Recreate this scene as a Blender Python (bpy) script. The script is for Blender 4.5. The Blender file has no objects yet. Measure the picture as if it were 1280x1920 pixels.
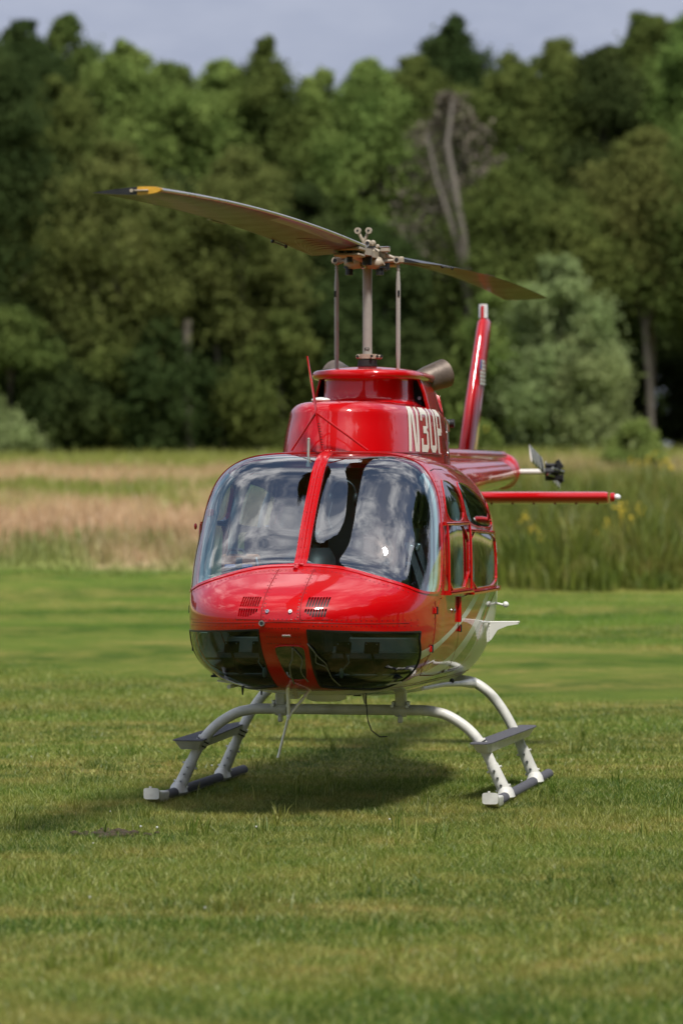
import bpy, math, random
import numpy as np
from mathutils import Vector, Matrix
R = math.radians
sc = bpy.context.scene
COL = sc.collection

# ------------------------------------------------------------------ camera
cam_d = bpy.data.cameras.new('camera')
cam = bpy.data.objects.new('camera', cam_d)
COL.objects.link(cam)
sc.camera = cam
cam.location = (0, 0, 1.78)
cam.rotation_euler = (R(90) - 25 / 7200.0, 0, 0)
cam_d.sensor_fit = 'VERTICAL'
cam_d.sensor_height = 36
cam_d.sensor_width = 24
cam_d.lens = 135
cam_d.clip_start = 0.5
cam_d.clip_end = 4000
cam_d.dof.use_dof = True
cam_d.dof.focus_distance = 21.9
cam_d.dof.aperture_fstop = 2.2
cam_d.dof.aperture_blades = 9

# ------------------------------------------------------------------ light
SUN_EL, SUN_AZ = 60.0, 22.0        # azimuth: degrees to the right of straight behind the camera
az = R(SUN_AZ)
sun_dir = Vector((math.sin(az) * math.cos(R(SUN_EL)), -math.cos(az) * math.cos(R(SUN_EL)), math.sin(R(SUN_EL))))
sun_d = bpy.data.lights.new('sun', 'SUN')
sun = bpy.data.objects.new('sun', sun_d)
COL.objects.link(sun)
sun_d.energy = 3.2
sun_d.angle = R(7.0)
sun_d.color = (1.0, 0.965, 0.90)
sun.rotation_euler = sun_dir.to_track_quat('Z', 'Y').to_euler()
sun.location = (0, 0, 60)

world = bpy.data.worlds.new('World')
sc.world = world
world.use_nodes = True
wn = world.node_tree
wn.nodes.clear()


def wnode(t, **kw):
    n = wn.nodes.new(t)
    for k, v in kw.items():
        setattr(n, k, v)
    return n


sky = wnode('ShaderNodeTexSky', sky_type='NISHITA', sun_disc=False)
sky.sun_elevation = R(SUN_EL)
sky.sun_rotation = math.atan2(sun_dir.x, sun_dir.y)
sky.air_density = 1.0
sky.dust_density = 1.5
tc = wnode('ShaderNodeTexCoord')
sep = wnode('ShaderNodeSeparateXYZ')
wn.links.new(tc.outputs['Generated'], sep.inputs[0])
# clouds lie on a flat layer: stretch the direction by its height
zmax = wnode('ShaderNodeMath', operation='MAXIMUM')
zmax.inputs[1].default_value = 0.0
wn.links.new(sep.outputs['Z'], zmax.inputs[0])
zadd = wnode('ShaderNodeMath', operation='ADD')
zadd.inputs[1].default_value = 0.22
wn.links.new(zmax.outputs[0], zadd.inputs[0])
dvx = wnode('ShaderNodeVectorMath', operation='DIVIDE')
comb = wnode('ShaderNodeCombineXYZ')
for i in range(3):
    wn.links.new(zadd.outputs[0], comb.inputs[i])
wn.links.new(tc.outputs['Generated'], dvx.inputs[0])
wn.links.new(comb.outputs[0], dvx.inputs[1])
n1 = wnode('ShaderNodeTexNoise')
n1.inputs['Scale'].default_value = 2.6
n1.inputs['Detail'].default_value = 9
n1.inputs['Roughness'].default_value = 0.62
n1.inputs['Distortion'].default_value = 0.35
wn.links.new(dvx.outputs[0], n1.inputs['Vector'])
ramp = wnode('ShaderNodeValToRGB')
ramp.color_ramp.elements[0].position = 0.43
ramp.color_ramp.elements[1].position = 0.56
wn.links.new(n1.outputs['Fac'], ramp.inputs[0])
# overcast veil towards the horizon
veil = wnode('ShaderNodeMapRange')
veil.inputs['From Min'].default_value = 0.17
veil.inputs['From Max'].default_value = 0.45
veil.inputs['To Min'].default_value = 0.95
veil.inputs['To Max'].default_value = 0.0
wn.links.new(sep.outputs['Z'], veil.inputs['Value'])
cov = wnode('ShaderNodeMath', operation='MAXIMUM')
wn.links.new(ramp.outputs[0], cov.inputs[0])
wn.links.new(veil.outputs[0], cov.inputs[1])
n2 = wnode('ShaderNodeTexNoise')
n2.inputs['Scale'].default_value = 5.5
n2.inputs['Detail'].default_value = 6
n2.inputs['Roughness'].default_value = 0.6
wn.links.new(dvx.outputs[0], n2.inputs['Vector'])
shade = wnode('ShaderNodeValToRGB')
shade.color_ramp.elements[0].position = 0.40
shade.color_ramp.elements[0].color = (0.40, 0.46, 0.62, 1)
shade.color_ramp.elements[1].position = 0.60
shade.color_ramp.elements[1].color = (1.75, 1.75, 1.80, 1)
wn.links.new(n2.outputs['Fac'], shade.inputs[0])
vcol = wnode('ShaderNodeMix', data_type='RGBA')
vcol.inputs['B'].default_value = (0.42, 0.46, 0.60, 1)
wn.links.new(shade.outputs[0], vcol.inputs['A'])
wn.links.new(veil.outputs[0], vcol.inputs['Factor'])
cs = wnode('ShaderNodeVectorMath', operation='SCALE')
cs.inputs['Scale'].default_value = 6.6
wn.links.new(vcol.outputs['Result'], cs.inputs[0])
wmix = wnode('ShaderNodeMix', data_type='RGBA')
wn.links.new(cov.outputs[0], wmix.inputs['Factor'])
wn.links.new(sky.outputs[0], wmix.inputs['A'])
wn.links.new(cs.outputs[0], wmix.inputs['B'])
bg = wnode('ShaderNodeBackground')
bg.inputs['Strength'].default_value = 0.10
wn.links.new(wmix.outputs['Result'], bg.inputs['Color'])
wo = wnode('ShaderNodeOutputWorld')
wn.links.new(bg.outputs[0], wo.inputs[0])

vs = sc.view_settings
vs.view_transform = 'Standard'
vs.look = 'None'
vs.gamma = 1
vs.exposure = 0.45
vs.use_curve_mapping = False
sc.render.engine = 'CYCLES'
sc.cycles.max_bounces = 8
sc.cycles.transparent_max_bounces = 16
sc.cycles.caustics_reflective = False
sc.cycles.caustics_refractive = False


# ------------------------------------------------------------------ materials
class NT:
    """small wrapper round a node tree"""
    def __init__(self, name):
        self.m = bpy.data.materials.new(name)
        self.m.use_nodes = True
        self.t = self.m.node_tree
        self.t.nodes.clear()
        self.out = self.t.nodes.new('ShaderNodeOutputMaterial')

    def n(self, typ, **kw):
        nd = self.t.nodes.new(typ)
        for k, v in kw.items():
            if k.startswith('i_'):
                nd.inputs[k[2:].replace('_', ' ')].default_value = v
            else:
                setattr(nd, k, v)
        return nd

    def l(self, a, b):
        self.t.links.new(a, b)

    def noise(self, scale, detail=4, rough=0.55, vec=None, dist=0.0):
        nd = self.n('ShaderNodeTexNoise')
        nd.inputs['Scale'].default_value = scale
        nd.inputs['Detail'].default_value = detail
        nd.inputs['Roughness'].default_value = rough
        nd.inputs['Distortion'].default_value = dist
        if vec is not None:
            self.l(vec, nd.inputs['Vector'])
        return nd

    def ramp(self, src, stops):
        nd = self.n('ShaderNodeValToRGB')
        e = nd.color_ramp.elements
        while len(e) < len(stops):
            e.new(0.5)
        for i, (p, c) in enumerate(stops):
            e[i].position = p
            e[i].color = (c[0], c[1], c[2], 1) if not isinstance(c, (int, float)) else (c, c, c, 1)
        self.l(src, nd.inputs[0])
        return nd

    def mix(self, f, a, b, blend='MIX'):
        nd = self.n('ShaderNodeMix', data_type='RGBA', blend_type=blend)
        for s, k in ((f, 'Factor'), (a, 'A'), (b, 'B')):
            if hasattr(s, 'is_output'):
                self.l(s, nd.inputs[k])
            elif k == 'Factor':
                nd.inputs[k].default_value = s
            else:
                nd.inputs[k].default_value = (s[0], s[1], s[2], 1)
        return nd.outputs['Result']

    def math(self, op, a, b=None):
        nd = self.n('ShaderNodeMath', operation=op)
        for i, s in enumerate((a, b)):
            if s is None:
                continue
            if hasattr(s, 'is_output'):
                self.l(s, nd.inputs[i])
            else:
                nd.inputs[i].default_value = s
        return nd.outputs[0]


def simple(name, col, rough=0.5, metal=0.0, coat=0.0, var=0.12, vscale=9.0, bump=0.0, bscale=60.0, spec=0.5, coat_rough=0.03):
    k = NT(name)
    p = k.n('ShaderNodeBsdfPrincipled')
    tc_ = k.n('ShaderNodeTexCoord')
    ns = k.noise(vscale, 5, 0.6, tc_.outputs['Object'])
    lo = tuple(c * (1 - var) for c in col)
    hi = tuple(min(1, c * (1 + var)) for c in col)
    rp = k.ramp(ns.outputs['Fac'], [(0.3, lo), (0.7, hi)])
    k.l(rp.outputs[0], p.inputs['Base Color'])
    rr = k.ramp(ns.outputs['Fac'], [(0.3, max(0, rough * 0.85)), (0.7, min(1, rough * 1.15))])
    k.l(rr.outputs[0], p.inputs['Roughness'])
    p.inputs['Metallic'].default_value = metal
    p.inputs['Coat Weight'].default_value = coat
    p.inputs['Coat Roughness'].default_value = coat_rough
    p.inputs['Specular IOR Level'].default_value = spec
    if bump:
        nb = k.noise(bscale, 3, 0.5, tc_.outputs['Object'])
        b = k.n('ShaderNodeBump')
        b.inputs['Strength'].default_value = bump
        b.inputs['Distance'].default_value = 0.01
        k.l(nb.outputs['Fac'], b.inputs['Height'])
        k.l(b.outputs[0], p.inputs['Normal'])
        if coat:
            k.l(b.outputs[0], p.inputs['Coat Normal'])
    k.l(p.outputs[0], k.out.inputs[0])
    return k.m


def glass_mat(name, tint, f0=0.09, wave=0.0):
    k = NT(name)
    g = k.n('ShaderNodeNewGeometry')
    dt = k.n('ShaderNodeVectorMath', operation='DOT_PRODUCT')
    k.l(g.outputs['Normal'], dt.inputs[0])
    k.l(g.outputs['Incoming'], dt.inputs[1])
    c = k.math('ABSOLUTE', dt.outputs['Value'])
    q = k.math('POWER', k.math('SUBTRACT', 1.0, c), 5.0)
    f = k.math('ADD', k.math('MULTIPLY', q, 1 - f0), f0)
    tr = k.n('ShaderNodeBsdfTransparent')
    tr.inputs[0].default_value = (*tint, 1)
    gl = k.n('ShaderNodeBsdfGlossy')
    gl.inputs['Roughness'].default_value = 0.0
    gl.inputs['Color'].default_value = (1, 1, 1, 1)
    if wave:
        tc_ = k.n('ShaderNodeTexCoord')
        nb = k.noise(5.0, 2, 0.5, tc_.outputs['Object'])
        b = k.n('ShaderNodeBump')
        b.inputs['Strength'].default_value = wave
        b.inputs['Distance'].default_value = 0.02
        k.l(nb.outputs['Fac'], b.inputs['Height'])
        k.l(b.outputs[0], gl.inputs['Normal'])
    mx = k.n('ShaderNodeMixShader')
    k.l(f, mx.inputs[0])
    k.l(tr.outputs[0], mx.inputs[1])
    k.l(gl.outputs[0], mx.inputs[2])
    k.l(mx.outputs[0], k.out.inputs[0])
    return k.m


M = {}
M['red'] = simple('red_paint', (0.47, 0.001, 0.003), 0.35, coat=1.0, var=0.03, vscale=3, bump=0.03, bscale=7, spec=0.12)
M['white'] = simple('white_paint', (0.74, 0.73, 0.68), 0.35, coat=0.6, var=0.04, vscale=4, bump=0.02, bscale=12)
M['dark'] = simple('dark_green_paint', (0.035, 0.05, 0.03), 0.3, coat=0.9, var=0.05)
M['gear'] = simple('white_gear_paint', (0.62, 0.61, 0.56), 0.42, coat=0.2, var=0.18, vscale=11, bump=0.05)
M['grip'] = simple('grey_grip_coating', (0.085, 0.085, 0.10), 0.9, var=0.25, vscale=60, bump=0.4, bscale=300)
M['trim'] = simple('cabin_trim', (0.10, 0.10, 0.10), 0.8, var=0.2)
M['trimlight'] = simple('pale_cabin_trim', (0.42, 0.50, 0.50), 0.6, var=0.08)
M['black'] = simple('black_plastic', (0.012, 0.012, 0.013), 0.45, var=0.3)
M['seat'] = simple('maroon_seat_cloth', (0.06, 0.012, 0.018), 0.9, var=0.3, vscale=40, bump=0.2)
M['belt'] = simple('seat_belt_webbing', (0.02, 0.02, 0.025), 0.7, var=0.3, vscale=90)
M['carpet'] = simple('dark_carpet', (0.03, 0.03, 0.033), 0.95, var=0.5, vscale=120, bump=0.5, bscale=200)
M['tan'] = simple('hub_tan_paint', (0.36, 0.30, 0.225), 0.45, var=0.18, vscale=25, bump=0.1)
M['mast'] = simple('mast_grey_paint', (0.32, 0.295, 0.265), 0.42, var=0.06, vscale=12)
M['steel'] = simple('bare_steel', (0.55, 0.55, 0.55), 0.3, metal=1.0, var=0.15, vscale=30)
M['exhaust'] = simple('heat_stained_steel', (0.16, 0.125, 0.10), 0.5, metal=0.5, var=0.35, vscale=8, bump=0.1)
M['rubber'] = simple('black_rubber', (0.015, 0.015, 0.015), 0.6, var=0.3)
M['bladetop'] = simple('black_blade_top', (0.02, 0.02, 0.02), 0.35, var=0.3)
M['blade'] = simple('olive_blade_underside', (0.085, 0.068, 0.034), 0.5, var=0.12, vscale=5, coat=0.08, spec=0.3)
M['erosion'] = simple('silver_leading_edge', (0.62, 0.58, 0.56), 0.30, metal=0.8, var=0.15, vscale=6)
M['bladered'] = simple('worn_red_brown_spar', (0.06, 0.014, 0.010), 0.35, var=0.3, vscale=6, coat=0.2)
M['yellow'] = simple('yellow_tip_paint', (0.62, 0.33, 0.03), 0.45, var=0.15, vscale=40)
M['brown'] = simple('brown_leather', (0.36, 0.13, 0.05), 0.5, var=0.2, vscale=20)
M['blue'] = simple('blue_strap', (0.04, 0.10, 0.30), 0.5)
M['seam'] = simple('dark_red_seam', (0.16, 0.004, 0.006), 0.5, var=0.1)
M['rivet'] = simple('red_rivet_heads', (0.16, 0.004, 0.006), 0.35, var=0.2, vscale=30)
M['lamp'] = simple('white_lens', (0.75, 0.75, 0.75), 0.15, coat=1.0, var=0.1)
M['glass'] = glass_mat('clear_canopy_glass', (0.74, 0.89, 0.92), 0.24)
M['glass_chin'] = glass_mat('tinted_chin_glass', (0.27, 0.36, 0.35), 0.045)
M['glass_side'] = glass_mat('side_window_glass', (0.46, 0.58, 0.60), 0.07)


# ------------------------------------------------------------------ mesh helpers
def tag(o, label=None, cat=None, group=None, kind=None):
    if label: o['label'] = label
    if cat: o['category'] = cat
    if group: o['group'] = group
    if kind: o['kind'] = kind
    return o


def link(name, me, parent=None, mats=()):
    o = bpy.data.objects.new(name, me)
    for m_ in mats:
        me.materials.append(m_)
    COL.objects.link(o)
    if parent is not None:
        o.parent = parent
    return o


def empty(name, loc=(0, 0, 0), rz=0.0):
    o = bpy.data.objects.new(name, None)
    o.location = loc
    o.rotation_euler = (0, 0, rz)
    o.empty_display_size = 0.3
    COL.objects.link(o)
    return o


def tri_mesh(name, V, F, N=None, MI=None):
    """big triangle / quad mesh from arrays"""
    me = bpy.data.meshes.new(name)
    V = np.asarray(V, np.float32)
    F = np.asarray(F, np.int32)
    k = F.shape[1]
    me.vertices.add(len(V))
    me.vertices.foreach_set('co', V.ravel())
    me.loops.add(F.size)
    me.loops.foreach_set('vertex_index', F.ravel())
    me.polygons.add(len(F))
    me.polygons.foreach_set('loop_start', np.arange(0, F.size, k, dtype=np.int32))
    me.polygons.foreach_set('loop_total', np.full(len(F), k, np.int32))
    if MI is not None:
        me.polygons.foreach_set('material_index', np.asarray(MI, np.int32))
    me.update(calc_edges=True)
    if N is not None:
        me.shade_smooth()
        me.normals_split_custom_set_from_vertices(np.asarray(N, np.float32))
    return me


class MB:
    """collects small shapes into one mesh; y is the aft direction, x the right of the picture"""
    def __init__(self):
        self.v = []; self.f = []; self.m = []; self.s = []

    def add(self, vs_, fs_, mi=0, smooth=True):
        o = len(self.v)
        self.v += [tuple(p) for p in vs_]
        for q in fs_:
            self.f.append(tuple(i + o for i in q)); self.m.append(mi); self.s.append(smooth)

    def box(self, c, d, mi=0, rot=None, bev=0.0):
        x, y, z = (d[0] / 2, d[1] / 2, d[2] / 2)
        b = min(bev, x * .9, y * .9, z * .9)
        if b <= 0:
            vs_ = [Vector((sx * x, sy * y, sz * z)) for sx in (-1, 1) for sy in (-1, 1) for sz in (-1, 1)]
            fs_ = [(0, 1, 3, 2), (4, 6, 7, 5), (0, 4, 5, 1), (2, 3, 7, 6), (0, 2, 6, 4), (1, 5, 7, 3)]
        else:
            vs_ = []; idx = {}
            for sx in (-1, 1):
                for sy in (-1, 1):
                    for sz in (-1, 1):
                        for ax in range(3):
                            p = [sx * (x - b), sy * (y - b), sz * (z - b)]
                            p[ax] = (sx * x, sy * y, sz * z)[ax]
                            idx[(sx, sy, sz, ax)] = len(vs_); vs_.append(Vector(p))
            fs_ = []
            for s in (-1, 1):
                fs_.append([idx[(s, a_, b_, 0)] for a_, b_ in ((-1, -1), (1, -1), (1, 1), (-1, 1))])
                fs_.append([idx[(a_, s, b_, 1)] for a_, b_ in ((-1, -1), (1, -1), (1, 1), (-1, 1))])
                fs_.append([idx[(a_, b_, s, 2)] for a_, b_ in ((-1, -1), (1, -1), (1, 1), (-1, 1))])
                for t in (-1, 1):
                    fs_.append([idx[(s, t, -1, 0)], idx[(s, t, 1, 0)], idx[(s, t, 1, 1)], idx[(s, t, -1, 1)]])
                    fs_.append([idx[(s, -1, t, 0)], idx[(s, 1, t, 0)], idx[(s, 1, t, 2)], idx[(s, -1, t, 2)]])
                    fs_.append([idx[(-1, s, t, 1)], idx[(1, s, t, 1)], idx[(1, s, t, 2)], idx[(-1, s, t, 2)]])
                    for u in (-1, 1):
                        fs_.append([idx[(s, t, u, 0)], idx[(s, t, u, 1)], idx[(s, t, u, 2)]])
        if rot is not None:
            vs_ = [rot @ p for p in vs_]
        self.add([p + Vector(c) for p in vs_], fs_, mi, False)
        return self

    def tube(self, pts, rad, seg=12, mi=0, cap=True, flat=None):
        pts = [Vector(p) for p in pts]
        n = len(pts)
        if not hasattr(rad, '__len__'):
            rad = [rad] * n
        tang = []
        for i in range(n):
            t = pts[min(i + 1, n - 1)] - pts[max(i - 1, 0)]
            tang.append(t.normalized())
        up = Vector((0, 0, 1)) if abs(tang[0].z) < 0.9 else Vector((0, 1, 0))
        u = tang[0].cross(up).normalized()
        vs_ = []; fs_ = []
        for i in range(n):
            u = (u - tang[i] * u.dot(tang[i])).normalized()
            w = tang[i].cross(u)
            for k in range(seg):
                a = 2 * math.pi * k / seg
                fl = flat if flat else 1.0
                vs_.append(pts[i] + (u * math.cos(a) * fl + w * math.sin(a)) * rad[i])
        for i in range(n - 1):
            for k in range(seg):
                a, b = i * seg + k, i * seg + (k + 1) % seg
                fs_.append((a, b, b + seg, a + seg))
        self.add(vs_, fs_, mi, True)
        if cap:
            self.add(vs_[:seg], [tuple(range(seg))[::-1]], mi, False)
            self.add(vs_[-seg:], [tuple(range(seg))], mi, False)
        return self

    def cyl(self, p0, p1, r, seg=14, mi=0, r1=None):
        return self.tube([p0, p1], [r, r if r1 is None else r1], seg, mi)

    def ball(self, c, r, mi=0, seg=12, sc_=(1, 1, 1)):
        vs_ = []; fs_ = []
        m_ = seg // 2
        for i in range(m_ + 1):
            th = math.pi * i / m_
            for k in range(seg):
                ph = 2 * math.pi * k / seg
                vs_.append(Vector((c[0] + r * sc_[0] * math.sin(th) * math.cos(ph), c[1] + r * sc_[1] * math.sin(th) * math.sin(ph), c[2] + r * sc_[2] * math.cos(th))))
        for i in range(m_):
            for k in range(seg):
                a, b = i * seg + k, i * seg + (k + 1) % seg
                fs_.append((a, a + seg, b + seg, b))
        self.add(vs_, fs_, mi, True)
        return self

    def loft(self, rings, mi=0, closed=True, cap=True, smooth=True):
        seg = len(rings[0])
        vs_ = [p for r_ in rings for p in r_]
        fs_ = []
        for i in range(len(rings) - 1):
            for k in range(seg if closed else seg - 1):
                a, b = i * seg + k, i * seg + (k + 1) % seg
                fs_.append((a, b, b + seg, a + seg))
        self.add(vs_, fs_, mi, smooth)
        if cap:
            self.add(rings[0], [tuple(range(seg))[::-1]], mi, False)
            self.add(rings[-1], [tuple(range(seg))], mi, False)
        return self

    def prism(self, poly, axis, lo, hi, mi=0, mp=None):
        """extrude a 2-D outline; mp maps (u, v, w) to a point"""
        n = len(poly)
        A = [mp(u, v, lo) for u, v in poly]; B = [mp(u, v, hi) for u, v in poly]
        self.add(A + B, [tuple(range(n))[::-1], tuple(range(n, 2 * n))] + [(i, (i + 1) % n, n + (i + 1) % n, n + i) for i in range(n)], mi, False)
        return self

    def build(self, name, mats, parent=None, mat4=None):
        me = bpy.data.meshes.new(name)
        me.from_pydata([tuple(p) for p in self.v], [], self.f)
        me.polygons.foreach_set('material_index', self.m)
        me.polygons.foreach_set('use_smooth', self.s)
        if mat4 is not None:
            me.transform(mat4)
        me.update()
        if not isinstance(mats, (list, tuple)):
            mats = [mats]
        return link(name, me, parent, mats)


def pch(xs, ys):
    xs = np.array(xs, float); ys = np.array(ys, float); h = np.diff(xs); d = np.diff(ys) / h
    m = np.zeros_like(ys); m[0] = d[0]; m[-1] = d[-1]
    for i in range(1, len(xs) - 1):
        if d[i - 1] * d[i] > 0:
            w1 = 2 * h[i] + h[i - 1]; w2 = h[i] + 2 * h[i - 1]
            m[i] = (w1 + w2) / (w1 / d[i - 1] + w2 / d[i])

    def f(x):
        x = np.clip(np.asarray(x, float), xs[0], xs[-1])
        i = np.clip(np.searchsorted(xs, x, side='right') - 1, 0, len(xs) - 2)
        t = (x - xs[i]) / h[i]; t2 = t * t; t3 = t2 * t
        return (2 * t3 - 3 * t2 + 1) * ys[i] + (t3 - 2 * t2 + t) * h[i] * m[i] + (-2 * t3 + 3 * t2) * ys[i + 1] + (t3 - t2) * h[i] * m[i + 1]
    return f

# ================================================================== GROUND
def ground_z(y):
    y = np.asarray(y, float)
    t = np.clip(y - 34, 0, None)
    z = np.where(t < 8, 0.0333 * t * t / 16.0, 0.0333 * (t - 4))
    return np.where(y > 150, 0.0333 * 112 + (y - 150) * 0.012, z)


def lawn_nodes(k):
    """colour of the mown lawn as a function of the place on it"""
    g = k.n('ShaderNodeNewGeometry')
    mp = k.n('ShaderNodeMapping')
    mp.inputs['Scale'].default_value = (0.32, 1.0, 1.0)
    mp.inputs['Rotation'].default_value = (0, 0, R(14))
    k.l(g.outputs['Position'], mp.inputs['Vector'])
    big = k.noise(0.55, 3, 0.55, mp.outputs[0], 0.6)
    mid = k.noise(2.3, 4, 0.6, g.outputs['Position'], 0.3)
    fine = k.noise(14.0, 3, 0.6, g.outputs['Position'])
    mp2 = k.n('ShaderNodeMapping')
    mp2.inputs['Rotation'].default_value = (0, 0, R(-30))
    k.l(g.outputs['Position'], mp2.inputs['Vector'])
    wv = k.n('ShaderNodeTexWave', wave_type='BANDS', bands_direction='Y')
    wv.inputs['Scale'].default_value = 0.085
    wv.inputs['Distortion'].default_value = 5.0
    wv.inputs['Detail'].default_value = 1.5
    wv.inputs['Detail Scale'].default_value = 0.8
    k.l(mp2.outputs[0], wv.inputs['Vector'])
    green = k.mix(k.ramp(mid.outputs['Fac'], [(0.35, 0.0), (0.66, 1.0)]).outputs[0], (0.055, 0.115, 0.006), (0.115, 0.180, 0.012))
    green = k.mix(k.math('MULTIPLY', wv.outputs['Fac'], 0.6), green, (0.185, 0.245, 0.030))
    d1 = k.ramp(big.outputs['Fac'], [(0.38, 0.0), (0.60, 1.0)]).outputs[0]
    d2 = k.ramp(mid.outputs['Fac'], [(0.40, 0.15), (0.64, 1.0)]).outputs[0]
    d3 = k.ramp(fine.outputs['Fac'], [(0.35, 0.45), (0.65, 1.0)]).outputs[0]
    dry = k.math('MULTIPLY', k.math('MULTIPLY', d1, d2), d3)
    dry = k.math('MULTIPLY', dry, 1.0)
    return k.mix(dry, green, (0.43, 0.31, 0.095)), g


# meadow colour: dry straw with greener bands
def meadow_nodes(k):
    g = k.n('ShaderNodeNewGeometry')
    sp = k.n('ShaderNodeSeparateXYZ')
    k.l(g.outputs['Position'], sp.inputs[0])
    mp = k.n('ShaderNodeMapping')
    mp.inputs['Scale'].default_value = (0.45, 0.16, 0.2)
    k.l(g.outputs['Position'], mp.inputs['Vector'])
    ns = k.noise(1.0, 4, 0.6, mp.outputs[0], 0.4)
    yy = k.math('ADD', sp.outputs['Y'], k.math('MULTIPLY', k.math('SUBTRACT', ns.outputs['Fac'], 0.5), 42.0))
    t = k.n('ShaderNodeMapRange')
    t.inputs['From Min'].default_value = 56
    t.inputs['From Max'].default_value = 140
    k.l(yy, t.inputs['Value'])
    straw, tan2, grn, gr2 = (0.60, 0.43, 0.245), (0.54, 0.37, 0.215), (0.31, 0.33, 0.075), (0.25, 0.29, 0.055)
    left = k.ramp(t.outputs[0], [(0.0, (0.17, 0.23, 0.04)), (0.08, (0.24, 0.26, 0.07)), (0.17, tan2), (0.34, straw), (0.42, grn), (0.50, gr2), (0.56, straw), (0.72, (0.50, 0.38, 0.19)), (0.80, grn)]).outputs[0]
    right = k.ramp(ns.outputs['Fac'], [(0.30, (0.14, 0.19, 0.03)), (0.55, (0.27, 0.27, 0.06)), (0.75, (0.42, 0.33, 0.13))]).outputs[0]
    rx = k.n('ShaderNodeMapRange')
    rx.inputs['From Min'].default_value = 0.4
    rx.inputs['From Max'].default_value = 2.4
    k.l(sp.outputs['X'], rx.inputs['Value'])
    fy = k.n('ShaderNodeMapRange')
    fy.inputs['From Min'].default_value = 125
    fy.inputs['From Max'].default_value = 96
    k.l(sp.outputs['Y'], fy.inputs['Value'])
    return k.mix(k.math('MULTIPLY', rx.outputs[0], fy.outputs[0]), left, right), g, sp


def make_ground():
    ys = np.concatenate([np.linspace(-500, 0, 12), np.linspace(4, 150, 147), np.linspace(160, 900, 30)])
    xs = np.concatenate([np.linspace(-600, -30, 14), np.linspace(-26, 26, 105), np.linspace(30, 600, 14)])
    X, Y = np.meshgrid(xs, ys)
    rg = np.random.RandomState(3)
    Z = ground_z(Y)
    bump = 0.0
    for q in range(5):
        fx, fy, ph = rg.uniform(.1, .6), rg.uniform(.1, .6), rg.uniform(0, 6)
        bump = bump + 0.012 * np.sin(X * fx + Y * fy + ph)
    far = np.clip((Y - 26) / 10, 0, 1)
    Z = Z + bump * far
    V = np.stack([X.ravel(), Y.ravel(), Z.ravel()], 1)
    ny, nx = X.shape
    i = np.arange(ny - 1)[:, None] * nx + np.arange(nx - 1)[None]
    F = np.stack([i, i + 1, i + nx + 1, i + nx], -1).reshape(-1, 4)
    k = NT('field_ground')
    lc, g = lawn_nodes(k)
    mc, _, sp = meadow_nodes(k)
    # edge of the mown lawn
    edge = k.n('ShaderNodeMapRange')
    edge.inputs['From Min'].default_value = -3.0
    edge.inputs['From Max'].default_value = 3.0
    edge.inputs['To Min'].default_value = 58.6
    edge.inputs['To Max'].default_value = 53.0
    k.l(sp.outputs['X'], edge.inputs['Value'])
    en = k.noise(0.9, 4, 0.65, g.outputs['Position'])
    dy = k.math('SUBTRACT', sp.outputs['Y'], k.math('ADD', edge.outputs[0], k.math('MULTIPLY', k.math('SUBTRACT', en.outputs['Fac'], 0.5), 4.0)))
    st = k.n('ShaderNodeMapRange')
    st.inputs['From Min'].default_value = -0.8
    st.inputs['From Max'].default_value = 1.2
    k.l(dy, st.inputs['Value'])
    # near the camera the blades cover the soil: there the ground is thatch and earth
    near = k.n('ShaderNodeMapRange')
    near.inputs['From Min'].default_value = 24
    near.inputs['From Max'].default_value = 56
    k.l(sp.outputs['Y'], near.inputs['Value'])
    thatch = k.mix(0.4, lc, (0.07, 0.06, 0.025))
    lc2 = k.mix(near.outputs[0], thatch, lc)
    # forest floor
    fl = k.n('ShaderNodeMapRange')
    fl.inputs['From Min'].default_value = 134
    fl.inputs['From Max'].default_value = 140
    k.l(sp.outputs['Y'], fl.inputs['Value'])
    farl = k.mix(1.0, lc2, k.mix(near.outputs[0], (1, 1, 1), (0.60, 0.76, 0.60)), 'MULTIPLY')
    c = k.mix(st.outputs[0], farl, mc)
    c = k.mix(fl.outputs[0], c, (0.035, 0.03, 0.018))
    fn = k.noise(40, 4, 0.7, g.outputs['Position'])
    c = k.mix(0.5, c, k.ramp(fn.outputs['Fac'], [(0.3, 0.35), (0.7, 1.0)]).outputs[0], 'MULTIPLY')
    p = k.n('ShaderNodeBsdfPrincipled')
    p.inputs['Roughness'].default_value = 0.95
    p.inputs['Specular IOR Level'].default_value = 0.1
    k.l(c, p.inputs['Base Color'])
    b = k.n('ShaderNodeBump')
    b.inputs['Distance'].default_value = 0.03
    b.inputs['Strength'].default_value = 0.6
    k.l(fn.outputs['Fac'], b.inputs['Height'])
    k.l(b.outputs[0], p.inputs['Normal'])
    k.l(p.outputs[0], k.out.inputs[0])
    me = tri_mesh('ground', V, F)
    me.shade_smooth()
    return tag(link('ground', me, None, [k.m]), kind='structure')


make_ground()


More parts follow.
